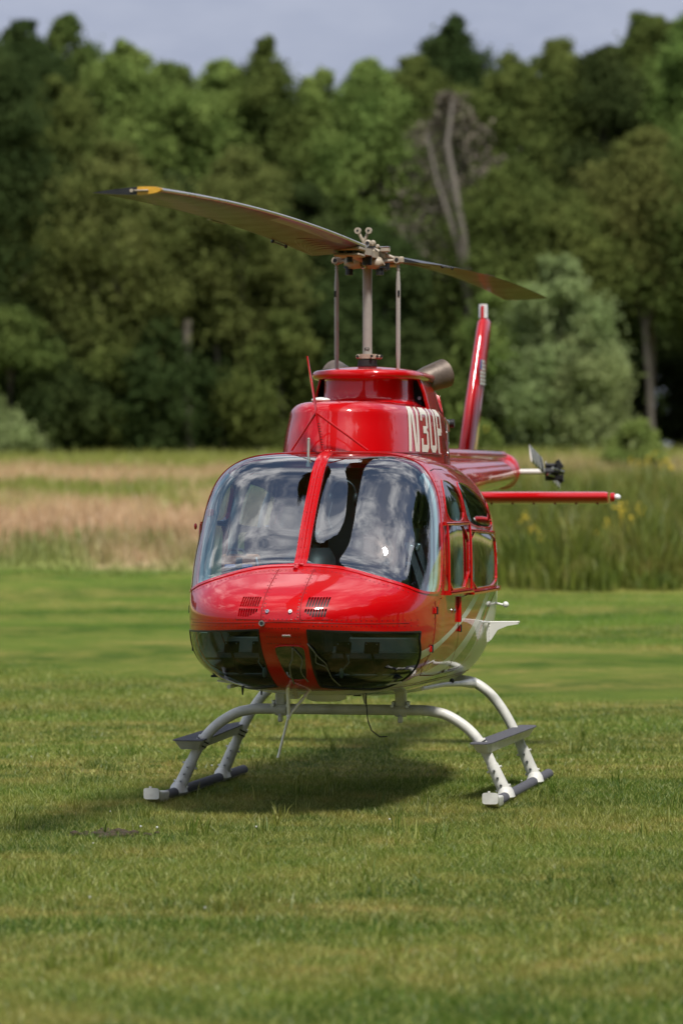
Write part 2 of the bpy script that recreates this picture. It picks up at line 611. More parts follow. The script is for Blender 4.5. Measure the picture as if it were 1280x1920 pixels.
def blades(name, P, H, W, lean, seed, mat, segs=1):
    """P (n,3) roots -> blades of one or two segments with random facing"""
    rg = np.random.RandomState(seed)
    n = len(P)
    a = rg.uniform(0, 2 * np.pi, n); b = rg.uniform(0, 2 * np.pi, n)
    wx, wy = np.cos(a) * W / 2, np.sin(a) * W / 2
    lx, ly = np.cos(b) * lean * H, np.sin(b) * lean * H
    base1 = P + np.stack([-wx, -wy, np.zeros(n)], 1); base2 = P + np.stack([wx, wy, np.zeros(n)], 1)
    if segs == 1:
        tip = P + np.stack([lx, ly, H], 1)
        V = np.stack([base1, base2, tip], 1).reshape(-1, 3)
        F = np.arange(3 * n).reshape(-1, 3)
    else:
        m1 = P + np.stack([lx * .35 - wx * .8, ly * .35 - wy * .8, H * .6], 1)
        m2 = P + np.stack([lx * .35 + wx * .8, ly * .35 + wy * .8, H * .6], 1)
        tip = P + np.stack([lx, ly, H], 1)
        V = np.stack([base1, base2, m2, m1, tip], 1).reshape(-1, 3)
        o = np.arange(n)[:, None] * 5
        F = np.concatenate([o + [0, 1, 2], o + [0, 2, 3], o + [3, 2, 4]])
    me = tri_mesh(name, V, F)
    return link(name, me, None, [mat])


def grass_shader(k, col, trans=0.35, vary=0.35, gloss=0.03):
    g = k.n('ShaderNodeNewGeometry')
    rnd = k.ramp(g.outputs['Random Per Island'], [(0.0, 1 - vary), (1.0, 1.0)])
    col = k.mix(1.0, col, rnd.outputs[0], 'MULTIPLY')
    d = k.n('ShaderNodeBsdfDiffuse')
    t = k.n('ShaderNodeBsdfTranslucent')
    k.l(col, d.inputs[0]); k.l(col, t.inputs[0])
    mx = k.n('ShaderNodeMixShader')
    mx.inputs[0].default_value = trans
    k.l(d.outputs[0], mx.inputs[1]); k.l(t.outputs[0], mx.inputs[2])
    gl = k.n('ShaderNodeBsdfGlossy')
    gl.inputs['Roughness'].default_value = 0.45
    m2 = k.n('ShaderNodeMixShader')
    m2.inputs[0].default_value = gloss
    k.l(mx.outputs[0], m2.inputs[1]); k.l(gl.outputs[0], m2.inputs[2])
    k.l(m2.outputs[0], k.out.inputs[0])
    return k.m


def lawn_grass():
    rg = np.random.RandomState(11)
    k = NT('lawn_blades')
    c, _ = lawn_nodes(k)
    g = k.n('ShaderNodeNewGeometry')
    strawf = k.ramp(g.outputs['Random Per Island'], [(0.70, 0.0), (0.74, 1.0)])
    c = k.mix(k.math('MULTIPLY', strawf.outputs[0], 0.6), c, (0.46, 0.38, 0.16))
    c = k.mix(1.0, c, (1.08, 1.27, 0.95), 'MULTIPLY')
    mat = grass_shader(k, c, 0.35, 0.5)
    Ps = []; Hs = []; Ws = []
    for (y0, y1, dens, h, w) in ((11.5, 18, 3400, .034, .0050), (18, 24.5, 6200, .030, .0036), (24.5, 58, 1150, .030, .0080)):
        xm = lambda y: 0.089 * y + 1.1
        A = (y1 - y0) * 2 * xm(y1)
        n = int(A * dens)
        y = rg.uniform(y0, y1, n); x = rg.uniform(-1, 1, n) * xm(y1)
        ok = (np.abs(x) < xm(y)) & (rg.rand(n) < np.clip((58 - y) / 32, 0, 1) ** 1.3)
        x, y = x[ok], y[ok]
        # clumping: longer and thicker tufts in places
        cl = 0.5 + 0.5 * np.sin(x * 5.1 + 1.3 * np.sin(y * 3.7)) * np.sin(y * 4.3 + 1.7 * np.sin(x * 2.9))
        hh = h * (0.45 + 0.5 * cl + 0.6 * rg.rand(len(x)) ** 2)
        Ps.append(np.stack([x, y, ground_z(y) - 0.003], 1)); Hs.append(hh); Ws.append(w * rg.uniform(.6, 1.4, len(x)))
    P = np.concatenate(Ps); H = np.concatenate(Hs); W = np.concatenate(Ws)
    o = blades('mown_grass', P, H, W, rg.uniform(.3, 1.5, len(H)), 5, mat)
    tag(o, 'short mown green lawn grass with dry straw patches under the helicopter', 'grass', kind='stuff')
    # taller tufts here and there
    tx = []
    for _ in range(260):
        y = rg.uniform(14, 30); x = rg.uniform(-1, 1) * (0.089 * y + .8)
        m = rg.randint(5, 16)
        for _q in range(m):
            tx.append((x + rg.normal(0, .02), y + rg.normal(0, .02), rg.uniform(.05, .11)))
    for (x, y, m) in ((-.78, 20.3, 26), (.42, 20.0, 18), (.0, 19.6, 12)):
        for _q in range(m):
            tx.append((x + rg.normal(0, .05), y + rg.normal(0, .03), rg.uniform(.07, .15)))
    tx = np.array(tx)
    o = blades('grass_tufts', np.stack([tx[:, 0], tx[:, 1], tx[:, 1] * 0 - .003], 1), tx[:, 2], rg.uniform(.004, .008, len(tx)), rg.uniform(.1, .7, len(tx)), 6, mat, 2)
    tag(o, 'longer green tufts the mower missed, scattered in the lawn', 'grass', kind='stuff')


lawn_grass()


def soil_patch():
    rg = random.Random(2)
    b = MB()
    for i in range(60):
        r = rg.uniform(.008, .03)
        b.ball((rg.gauss(-1.24, .09), rg.gauss(20.3, .10), r * .35), r, 0, 6, (1, 1, .6))
    o = b.build('soil_crumbs', simple('dark_soil', (0.05, 0.034, 0.02), 0.95, var=0.4, vscale=60))
    tag(o, 'dark crumbs of bare soil on the lawn at front left', 'soil', kind='stuff')


soil_patch()


def clover():
    rg = np.random.RandomState(8)
    b = MB()
    for i in range(14):
        y = rg.uniform(16, 26); x = rg.uniform(-1, 1) * (.089 * y + .5)
        b.ball((x, y, .045), rg.uniform(.004, .007), 0, 6)
    o = b.build('clover_heads', simple('clover_white', (0.55, 0.55, 0.50), 0.8))
    tag(o, 'tiny white clover heads dotted over the mown lawn', 'flowers', kind='stuff')


clover()


def meadow():
    rg = np.random.RandomState(21)
    k = NT('meadow_blades')
    c, _, _ = meadow_nodes(k)
    mat = grass_shader(k, c, 0.3, 0.35)

    def edge(x):
        return np.interp(x, [-3, 3], [58.6, 53.0])
    n = 75000
    y = rg.uniform(53, 137, n); x = rg.uniform(-1, 1, n) * (0.1 * y + 4)
    ok = (y > edge(x) - .9 + 1.4 * np.sin(x * 1.7 + 2 * np.sin(x * .6)) * rg.rand(n))
    x, y = x[ok], y[ok]
    right = np.clip((x - .4) / 2, 0, 1)
    h = rg.uniform(.12, .42, len(x)) * (1 + .5 * right) * np.clip((y - edge(x) + 1.2) / 6, .15, 1)
    P = np.stack([x, y, ground_z(y)], 1)
    o = blades('meadow_grass', P, h, rg.uniform(.015, .045, len(x)), rg.uniform(.1, .5, len(x)), 7, mat, 2)
    tag(o, 'dry straw-coloured meadow grass with green bands beyond the mown lawn', 'grass', kind='stuff')
    # tall weeds at right
    k = NT('weed_leaves')
    g = k.n('ShaderNodeNewGeometry')
    ns = k.noise(0.9, 3, 0.6, g.outputs['Position'])
    cc = k.ramp(ns.outputs['Fac'], [(0.30, (0.11, 0.17, 0.022)), (0.5, (0.20, 0.24, 0.035)), (0.62, (0.30, 0.27, 0.06)), (0.78, (0.44, 0.34, 0.14))])
    mat2 = grass_shader(k, cc.outputs[0], 0.35, 0.5)
    n = 70000
    y = 53.2 + 30 * rg.rand(n) ** 1.5; x = rg.uniform(1.4, 15, n)
    ok = (y > edge(x) + .25 + .9 * np.sin(x * 2.1) * np.sin(x * 5) * rg.rand(n))
    x, y = x[ok], y[ok]
    hn = .5 + .5 * np.sin(x * 1.9 + 2) * np.sin(y * .8 + x * .7) + .25 * np.sin(x * 6)
    h = (.35 + .75 * hn) * rg.uniform(.45, 1.1, len(x)) * np.clip((y - edge(x)) / 1.2, .45, 1) * np.clip((x - 1.2) / 1.5, .4, 1)
    h = np.clip(h, .12, 1.5)
    o = blades('tall_weeds', np.stack([x, y, ground_z(y)], 1), h, rg.uniform(.015, .05, len(x)), rg.uniform(.05, .45, len(x)), 9, mat2, 2)
    tag(o, 'tall green and brown weeds standing at the right edge of the lawn', 'weeds', kind='stuff')
    # goldenrod
    b = MB()
    r2 = random.Random(4)
    for (px, py, yy, m) in ((1180, 985, 60, 15), (1012, 992, 60, 6), (1225, 865, 95, 10), (1150, 1000, 60, 3), (905, 815, 128, 6)):
        x0 = (px - 640) * yy / 7200; z0 = 1.78 + (935 - py) * yy / 7200
        for i in range(m):
            xx, zz, y_ = x0 + r2.gauss(0, .20), z0 + r2.gauss(0, .12), yy + r2.gauss(0, .8)
            b.tube([(xx + .1, y_, float(ground_z(y_))), (xx, y_, zz)], [.006, .004], 4, 1)
            for _ in range(8):
                b.ball((xx + r2.gauss(0, .03), y_ + r2.gauss(0, .03), zz + r2.gauss(0, .05)), r2.uniform(.012, .028), 0, 6)
    o = b.build('yellow_flowers', [simple('goldenrod_yellow', (0.62, 0.46, 0.03), 0.8), simple('weed_stem', (0.14, 0.17, 0.05), 0.8)])
    tag(o, 'yellow flower heads on the tall weeds at the right', 'flowers', kind='stuff')


meadow()

# ================================================================== TREES
def leaf_mat(name, lo, hi, trans=0.42):
    k = NT(name)
    g = k.n('ShaderNodeNewGeometry')
    tc_ = k.n('ShaderNodeTexCoord')
    oi = k.n('ShaderNodeObjectInfo')
    ns = k.noise(0.55, 3, 0.6, tc_.outputs['Object'])
    c = k.mix(k.ramp(ns.outputs['Fac'], [(0.35, 0.0), (0.65, 1.0)]).outputs[0], lo, hi)
    hv = k.n('ShaderNodeHueSaturation')
    mr = k.n('ShaderNodeMapRange')
    mr.inputs['To Min'].default_value = 0.485
    mr.inputs['To Max'].default_value = 0.51
    k.l(oi.outputs['Random'], mr.inputs['Value'])
    k.l(mr.outputs[0], hv.inputs['Hue'])
    k.l(c, hv.inputs['Color'])
    return grass_shader(k, hv.outputs[0], trans, 0.22, 0.0)


LM = {
    'mid': leaf_mat('mid_green_leaves', (0.095, 0.138, 0.037), (0.156, 0.197, 0.053)),
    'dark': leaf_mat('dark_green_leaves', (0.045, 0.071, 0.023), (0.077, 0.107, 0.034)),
    'fresh': leaf_mat('fresh_green_leaves', (0.157, 0.240, 0.061), (0.252, 0.333, 0.090)),
    'olive': leaf_mat('olive_yellow_leaves', (0.122, 0.156, 0.043), (0.184, 0.206, 0.062)),
    'pale': leaf_mat('pale_grey_green_leaves', (0.221, 0.293, 0.108), (0.338, 0.408, 0.180)),
    'dead': leaf_mat('brown_grey_twigs', (0.131, 0.115, 0.085), (0.188, 0.162, 0.124), 0.1),
}
BARK = simple('grey_brown_bark', (0.13, 0.11, 0.085), 0.9, var=0.35, vscale=6, bump=0.6, bscale=12)
BARKP = simple('pale_grey_bark', (0.11, 0.095, 0.075), 0.9, var=0.25, vscale=6, bump=0.5, bscale=12)
_tree_cache = {}


def crown_mesh(key, seed, H, Wd, h0, n_lobe, n_leaf, leaf, top=1.0, lobe_r=1.0):
    """leaf quads on the shells of many branch clumps filling a crown of height H and width Wd"""
    rg = np.random.RandomState(seed)
    C = []
    while len(C) < n_lobe:
        u = rg.rand(); th = rg.uniform(0, 2 * np.pi)
        z = h0 + (H - h0) * u
        prof = (np.sin(np.pi * np.clip(u * .80 + .16, 0, 1)) ** .7) * (1 - (u ** 3) * (1 - 0.35 / max(top, .36)) * .6)
        rr = Wd / 2 * prof * np.sqrt(rg.uniform(.15, 1.0))
        C.append((rr * np.cos(th), rr * np.sin(th), z))
    C = np.array(C)
    nt = max(5, n_lobe // 14)
    C[:nt, 2] = H - .25 - rg.rand(nt) ** .8 * 2.2
    C[:nt, :2] = rg.normal(0, 1, (nt, 2)) * (.12 + (H - C[:nt, 2:3]) * .30)
    rad = lobe_r * .78 * rg.uniform(.4, 1.15, n_lobe) * np.clip((H + .9 - C[:, 2]) / 2.6, .38, 1) * (0.75 + 0.5 * (1 - (C[:, 2] - h0) / (H - h0 + 1e-6)))
    li = rg.randint(0, n_lobe, n_leaf)
    d = rg.normal(0, 1, (n_leaf, 3)); d /= np.linalg.norm(d, axis=1)[:, None]
    d[:, 2] = np.where(d[:, 2] < -.35, -d[:, 2], d[:, 2])
    rr = rad[li] * (1 - .55 * rg.rand(n_leaf) ** 1.8) * (1 + .35 * np.sin(d[:, 0] * 7 + li) * np.sin(d[:, 2] * 6))
    P = C[li] + d * rr[:, None] * np.array([1.1, 1.1, .68]) + rg.normal(0, .33, (n_leaf, 3)) * np.clip((H + .2 - C[li, 2]) / 2.5, .3, 1)[:, None]
    nrm = d + rg.normal(0, .8, (n_leaf, 3)); nrm /= np.linalg.norm(nrm, axis=1)[:, None]
    t = np.cross(nrm, rg.normal(0, 1, (n_leaf, 3))); t /= np.linalg.norm(t, axis=1)[:, None]
    s = np.cross(nrm, t)
    L = (leaf * rg.uniform(.6, 1.3, n_leaf))[:, None]
    V = np.stack([P - t * L * .8 - s * L * .55, P + t * L, P - t * L * .5 + s * L * .8], 1).reshape(-1, 3)
    F = np.arange(3 * n_leaf).reshape(-1, 3)
    # leaves of one clump share its rounded shading
    sn = d * .8 + nrm * .35 + np.array([0, 0, .25]); sn /= np.linalg.norm(sn, axis=1)[:, None]
    me = tri_mesh('crown', V, F, np.repeat(sn, 3, 0))
    return me, C, rad


def trunk_mesh(seed, H, r, C, bare=0, lean=0.0):
    rg = random.Random(seed)
    b = MB()
    n = 9
    pts = []; rad = []
    ph = rg.uniform(0, 6)
    for i in range(n):
        u = i / (n - 1)
        pts.append((lean * u * H + .12 * math.sin(u * 5 + ph), .12 * math.sin(u * 4 + ph * 2), H * .86 * u - .15))
        rad.append(r * (1.35 if i == 0 else 1.0) * (1 - .82 * u))
    b.tube(pts, rad, 9)
    idx = list(range(len(C))); rg.shuffle(idx)
    for i in idx[:14 + bare]:
        c = C[i]
        u = max(.12, min(.92, (c[2] - 1.2) / (H * .9) - rg.uniform(.05, .18)))
        p0 = Vector((lean * u * H, 0, H * .86 * u)); p2 = Vector(c)
        pm = p0.lerp(p2, .5) + Vector((0, 0, .25 + rg.uniform(-.2, .3)))
        rr = r * (1 - .82 * u) * .5
        b.tube([p0, pm, p2], [rr, rr * .6, rr * .2], 6)
    me = bpy.data.meshes.new('trunk')
    me.from_pydata([tuple(p) for p in b.v], [], b.f)
    me.polygons.foreach_set('use_smooth', b.s)
    me.update()
    return me


def tree(name, x, y, H, Wd, h0, lm, seed, label, group, kind='std', rz=None, bark=None, leaf=.10, nl=None, nf=None, lobe_r=1.0, lean=0.0, tr=None, cat='tree', bare=0, z=None, top=1.0):
    key = (seed, round(H, 1), round(Wd, 1), round(h0, 1), leaf, lobe_r, lean)
    if key not in _tree_cache:
        n_lobe = nl or int(50 + H * Wd * 1.5)
        n_leaf = nf or int(7000 + H * Wd * 420)
        cm, C, rad = crown_mesh(key, seed, H, Wd, h0, n_lobe, n_leaf, leaf, top, lobe_r)
        tm = trunk_mesh(seed, H, tr or (.06 + H * .012), C, bare, lean)
        _tree_cache[key] = (cm, tm)
    cm, tm = _tree_cache[key]
    rg = random.Random(seed * 7 + int(x * 10))
    e = empty(name, (x, y, float(ground_z(y)) if z is None else z), rg.uniform(0, 6.28) if rz is None else rz)
    tag(e, label, cat, group)
    cm2 = cm
    if len(cm.materials) and cm.materials[0] != LM[lm]:
        if (key, lm) not in _tree_cache:
            _tree_cache[(key, lm)] = cm.copy()
        cm2 = _tree_cache[(key, lm)]
    if not len(cm2.materials):
        cm2.materials.append(LM[lm])
    else:
        cm2.materials[0] = LM[lm]
    c = bpy.data.objects.new('crown', cm2); COL.objects.link(c); c.parent = e
    if not len(tm.materials):
        tm.materials.append(bark or BARK)
    t = bpy.data.objects.new('trunk', tm); COL.objects.link(t); t.parent = e
    return e


def wx(px, y):
    return (px - 640) * y / 7200.0


def wh(py, y):
    """height above the ground of a thing whose top shows at pixel row py"""
    return 1.78 + (935 - py) * y / 7200.0 - float(ground_z(y))


# (pixel column, distance, pixel row of the top, width m, foot of crown m, leaves, seed, label)
GT = 'trees along the edge of the wood'
FRONT = [
    (-40, 141, 60, 7.5, 1.0, 'dark', 1, 'tall dark tree cut by the left frame edge, rising past the top corner', {}),
    (95, 143, 150, 6.5, 1.5, 'mid', 2, 'bushy mid-green tree second in from the left edge of the wood', {}),
    (215, 139, 270, 5.6, 3.2, 'olive', 3, 'olive-yellow tree with brownish crown left of the near rotor blade tip', {}),
    (330, 142, 330, 5.4, 2.0, 'dark', 4, 'rounded dark green tree standing behind the near rotor blade', {}),
    (455, 140, 285, 5.0, 4.0, 'olive', 5, 'brown-tinged tree just above the middle of the near rotor blade', {'lobe_r': .8}),
    (560, 143, 350, 5.6, 2.0, 'dark', 6, 'dark green tree behind the rotor hub, left of the mast', {}),
    (700, 141, 420, 5.6, 1.2, 'dark', 7, 'dark leafy tree directly behind the rotor mast', {}),
    (845, 143, 180, 5.2, 5.0, 'dead', 8, 'half-bare grey tree with pale twin trunks right of the rotor hub', {'lobe_r': .75, 'bare': 16, 'nf': 4200, 'bark': BARKP}),
    (955, 141, 300, 5.6, 2.5, 'mid', 9, 'green tree rising just right of the far rotor blade root', {}),
    (1075, 140, 370, 5.4, 4.5, 'mid', 10, 'leafy tree behind the pale willow-like bush', {}),
    (1215, 141, 250, 5.6, 6.0, 'olive', 11, 'yellow-green tree near the right frame edge', {}),
    (1330, 140, 230, 5.6, 4.5, 'mid', 12, 'green tree cut by the right frame edge', {}),
]
BACK = [
    (40, 150, 45, 5.4, 5, 'dark', 13, 'tall dark tree poking above the others near the top left corner', {'lobe_r': .8}),
    (125, 151, 38, 3.6, 6, 'mid', 14, 'narrow tree top with a small peak at upper left of the skyline', {'lobe_r': .6}),
    (235, 149, 85, 4.8, 5, 'fresh', 15, 'bright green rounded tree top at left of the skyline', {}),
    (320, 151, 118, 4.6, 5, 'mid', 16, 'even green tree top left of the centre of the skyline', {}),
    (415, 150, 122, 4.8, 5, 'fresh', 17, 'light green tree top below the sky, left of the pointed one', {}),
    (497, 150, 80, 2.8, 6, 'mid', 18, 'slender pointed tree standing out of the skyline left of centre', {'lobe_r': .55}),
    (595, 152, 142, 4.4, 5, 'fresh', 19, 'fresh green tree at the lowest dip of the skyline', {}),
    (690, 150, 125, 4.8, 5, 'fresh', 20, 'bright tree top above the rotor hub', {}),
    (775, 151, 105, 4.2, 5, 'mid', 21, 'green tree top left of the big rounded crown on the skyline', {}),
    (850, 156, 42, 4.4, 8, 'dark', 22, 'tall rounded tree with a two-headed crown against the sky, right of centre', {'lobe_r': .85}),
    (960, 150, 110, 4.4, 5, 'mid', 23, 'green tree top in the dip right of the two-headed crown', {}),
    (1045, 151, 85, 5.0, 5, 'mid', 24, 'broad dense tree top two in from the right end of the skyline', {}),
    (1130, 150, 95, 4.4, 5, 'dark', 25, 'dark dense tree top just left of the tall feathery one', {}),
    (1215, 153, 22, 4.6, 6, 'mid', 26, 'tall feathery tree at the upper right reaching highest into the sky', {'lobe_r': .65}),
    (1300, 151, 30, 5.0, 6, 'fresh', 27, 'tall tree at the top right corner of the picture', {}),
]
for i, (px, y, py, w, h0, lm, sd, lab, kw) in enumerate(FRONT + BACK):
    tree('deciduous_tree', wx(px, y), y, wh(py, y), w, h0, lm, sd, lab, GT, **kw)

# the two pale trunks of the half-bare tree and other trunks that show in the gaps
def bare_trunk(pts, r0, r1, label, mat):
    b = MB()
    b.tube(pts, [r0 + (r1 - r0) * i / (len(pts) - 1) for i in range(len(pts))], 9)
    e = b.build('bare_trunk', mat)
    return tag(e, label, 'tree trunk', 'bare trunks at the edge of the wood')


def at(px, py, y):
    return ((px - 640) * y / 7200.0, y, 1.78 + (935 - py) * y / 7200.0)


bare_trunk([at(885, 850, 139.6), at(880, 560, 139.4), at(868, 440, 139), at(850, 335, 139.8), at(838, 270, 141), at(848, 190, 142)], .17, .06, 'pale bare trunk leaning left, right of the rotor hub', BARKP)
bare_trunk([at(882, 600, 139.6), at(860, 470, 139.1), at(836, 390, 139.1), at(820, 345, 140), at(800, 250, 141.5)], .11, .04, 'thinner pale trunk forking left behind the far rotor blade', BARKP)
bare_trunk([at(352, 855, 137.6), at(350, 760, 137.6), at(347, 690, 137.8), at(352, 600, 138)], .20, .14, 'grey-brown trunk standing free at the wood edge left of the cabin', BARK)
bare_trunk([at(1222, 850, 139.2), at(1215, 700, 139.2), at(1208, 620, 139.4), at(1222, 560, 139.8), at(1238, 500, 140.2)], .15, .06, 'forked grey trunk in the dark gap at the right', BARKP)
bare_trunk([at(1210, 640, 139.4), at(1196, 560, 139.8), at(1188, 500, 140.3)], .09, .04, 'thin pale stem leaning left out of the dark gap at the right', BARKP)
bare_trunk([at(487, 858, 138.6), at(484, 780, 138.6), at(478, 690, 138.6)], .12, .08, 'thin dark trunk between the bushes left of the cowling', BARK)
bare_trunk([at(420, 850, 138.9), at(414, 740, 138.9), at(405, 640, 139)], .13, .07, 'slim brownish trunk leaning in the shade left of the cowling', BARK)

# understorey and bushes (pixel column, distance, pixel row of top, width, leaves, seed, label)
BUSH = [
    (20, 137, 560, 3.8, 'mid', 41, 'leafy young tree at the left frame edge above the meadow'),
    (120, 137.5, 640, 3.2, 'dark', 42, 'dark green bush at the wood edge, second from the left'),
    (230, 138, 590, 3.0, 'mid', 43, 'lighter bush at the wood edge below the blade tip'),
    (300, 137.5, 600, 2.6, 'dark', 44, 'dense dark bush left of the free-standing trunk'),
    (400, 139.5, 640, 3.2, 'dark', 45, 'shadowy bush right of the free-standing trunk'),
    (530, 138, 590, 3.6, 'mid', 46, 'broad fern-like green bush left of the red cowling'),
    (655, 138, 560, 3.4, 'dark', 47, 'bush behind the rotor mast'),
    (770, 138, 620, 3.6, 'dark', 48, 'dark bush behind the exhaust pipe'),
    (860, 137, 660, 3.0, 'mid', 49, 'bush just left of the red tail fin'),
    (950, 136.5, 520, 3.6, 'fresh', 50, 'bright leafy young tree behind the red tail fin'),
]
for (px, y, py, w, lm, sd, lab) in BUSH:
    tree('bush', wx(px, y), y, wh(py, y), w, .15, lm, sd, lab, 'bushes along the foot of the wood', nf=13000, nl=34, leaf=.11, lobe_r=.75, tr=.07, cat='bush')
tree('willow_bush', wx(1045, 135), 135, wh(490, 135), 4.6, .2, 'pale', 60, 'pale grey-green willow-like bush right of the red tail fin', None, nf=32000, nl=60, leaf=.095, lobe_r=.75, tr=.09, cat='bush')
tree('willow_bush', wx(1105, 134), 134, wh(600, 134), 2.6, .2, 'pale', 61, 'lower silvery bush edging the dark gap at the right', None, nf=14000, nl=30, leaf=.09, lobe_r=.6, tr=.06, cat='bush')
tree('meadow_bush', wx(1192, 112), 112, wh(800, 112), 1.7, .05, 'fresh', 62, 'small round green bush alone in the meadow before the dark gap', None, nf=9000, nl=26, leaf=.07, lobe_r=.36, tr=.04, cat='bush')
tree('meadow_bush', wx(905, 128), 128, wh(800, 128), 1.5, .05, 'fresh', 63, 'small yellow-green bush at the foot of the tail fin', None, nf=5000, nl=20, leaf=.07, lobe_r=.3, tr=.04, cat='bush')
tree('weed_shrub', wx(12, 137, ), 135.5, wh(745, 135.5), 2.2, .05, 'pale', 64, 'low pale shrub at the left frame edge under the trees', None, nf=7000, nl=22, leaf=.09, lobe_r=.45, tr=.04, cat='shrub')

# depth of the wood: further trees seen between and beside the front ones
k_ = 0
rgt = random.Random(77)
for row, y0 in enumerate((160, 169, 178, 188)):
    x = -24.0 + row * 1.3
    while x < 25:
        sd, lm = rgt.choice([(13, 'dark'), (17, 'mid'), (24, 'mid'), (20, 'dark'), (16, 'mid')])
        b_ = [q for q in BACK if q[6] == sd][0]
        y = y0 + rgt.uniform(-2, 2)
        hh = wh(b_[2], b_[1])
        tree('deciduous_tree', x, y, hh, b_[3], b_[4], lm, sd, 'tree deeper in the wood, mostly hidden behind the front rows', 'trees deeper in the wood', **b_[8])
        tgt = 1.78 + (935 - 165) * y / 7200 - float(ground_z(y))
        bpy.context.scene.collection.objects[-1]
        e_ = COL.objects[-1].parent or COL.objects[-1]
        s_ = min(1.0, tgt / hh)
        e_.scale = (1.15, 1.15, s_)
        x += rgt.uniform(3.6, 4.6)
        k_ += 1
for row, y0 in enumerate((146, 153, 161)):
    for j in range(9):
        x = -18 + j * 4.6 + row * 1.5
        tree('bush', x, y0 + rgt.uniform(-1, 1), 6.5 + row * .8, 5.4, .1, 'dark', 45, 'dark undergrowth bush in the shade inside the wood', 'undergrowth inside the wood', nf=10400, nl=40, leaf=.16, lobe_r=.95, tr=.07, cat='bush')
# wood edge goes on outside the picture on both sides
for sgn in (-1, 1):
    for j in range(22):
        y = (140 if j % 2 else 149) + rgt.uniform(-2, 4)
        x = sgn * (16.5 + j * 2.4)
        q = FRONT[(j * 3 + (0 if sgn < 0 else 5)) % 7]
        tree('deciduous_tree', x, y, wh(q[2], q[1]), q[3], q[4], q[5], q[6], 'tree of the wood edge going on past the side of the picture', 'wood edge beyond the picture', **q[8])

# trees behind the camera, seen only as dark shapes mirrored in the canopy and paint
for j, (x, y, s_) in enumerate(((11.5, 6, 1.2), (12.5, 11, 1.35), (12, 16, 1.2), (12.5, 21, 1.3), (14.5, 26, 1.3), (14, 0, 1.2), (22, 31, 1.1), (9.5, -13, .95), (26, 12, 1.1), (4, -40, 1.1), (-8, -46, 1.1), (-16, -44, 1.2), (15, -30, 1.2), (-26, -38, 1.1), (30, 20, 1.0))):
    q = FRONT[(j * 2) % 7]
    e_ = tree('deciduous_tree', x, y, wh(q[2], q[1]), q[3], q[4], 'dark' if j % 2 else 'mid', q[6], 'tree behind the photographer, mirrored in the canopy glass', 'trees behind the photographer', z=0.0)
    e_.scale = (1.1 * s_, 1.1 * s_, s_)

# ================================================================== HELICOPTER
TH = R(10.5)
heli = empty('helicopter', (-0.326, 21.0, 0.0), -TH)
tag(heli, 'red and white helicopter on high white skids, parked on the mown lawn', 'helicopter')

f_w0 = pch([1.15, 1.6, 2.2, 3.0, 3.4, 4.0, 4.6, 5.0, 6.5, 8.2, 8.6], [.715, .73, .735, .73, .70, .58, .32, .21, .155, .115, .105])
f_zt = pch([0, .012, .05, .15, .35, .53, .7, .9, 1.1, 1.28, 1.5, 2.0, 3.0, 3.6, 4.2, 4.8, 5.2, 8.6], [1.115, 1.165, 1.215, 1.275, 1.355, 1.42, 1.60, 1.80, 1.965, 2.035, 2.055, 2.06, 2.05, 2.05, 2.06, 2.06, 2.05, 2.08])
f_zb = pch([0, .012, .05, .15, .3, .5, .8, 1.1, 2.0, 3.0, 3.6, 4.2, 4.7, 5.2, 8.6], [1.115, 1.06, 1.0, .90, .80, .725, .68, .65, .60, .57, .64, .95, 1.38, 1.66, 1.88])
f_zw = pch([0, 1.1, 3.0, 3.6, 4.2, 4.8, 5.2, 8.6], [1.115, 1.14, 1.20, 1.30, 1.55, 1.75, 1.83, 1.965])
f_nu = pch([0, .5, .9, 1.3, 2.0, 3.0, 4.6, 8.6], [2.3, 2.6, 3.2, 4.6, 4.2, 3.2, 2.2, 2.0])
f_nl = pch([0, .5, 1.1, 3.2, 4.6, 8.6], [2.4, 3.1, 2.9, 2.7, 2.1, 2.0])


def f_w(a):
    a = np.asarray(a, float); b = np.clip(a / 1.15, 0, 1)
    return np.where(a < 1.15, .715 * (1 - (1 - b) ** 2.25) ** (1 / 2.25), f_w0(a))


def inside(x, a, z):
    zw = f_zw(a); up = z > zw
    n = np.where(up, f_nu(a), f_nl(a)); h = np.where(up, f_zt(a) - zw, zw - f_zb(a))
    return (np.abs(x) / np.maximum(f_w(a), 1e-5)) ** n + (np.abs(z - zw) / np.maximum(h, 1e-5)) ** n - 1


def side_x(a, z):
    zw = f_zw(a); up = z > zw
    n = np.where(up, f_nu(a), f_nl(a)); h = np.where(up, f_zt(a) - zw, zw - f_zb(a))
    return f_w(a) * np.clip(1 - (np.abs(z - zw) / h) ** n, 0, 1) ** (1 / n)


def front_a(x, z, hi=1.5):
    """distance aft of the nose at which the skin passes through (x, z)"""
    lo_ = 1e-4
    aa = np.linspace(lo_, hi, 1500)
    g = inside(x, aa, z)
    i = int(np.argmax(g < 0))
    return float(aa[i])


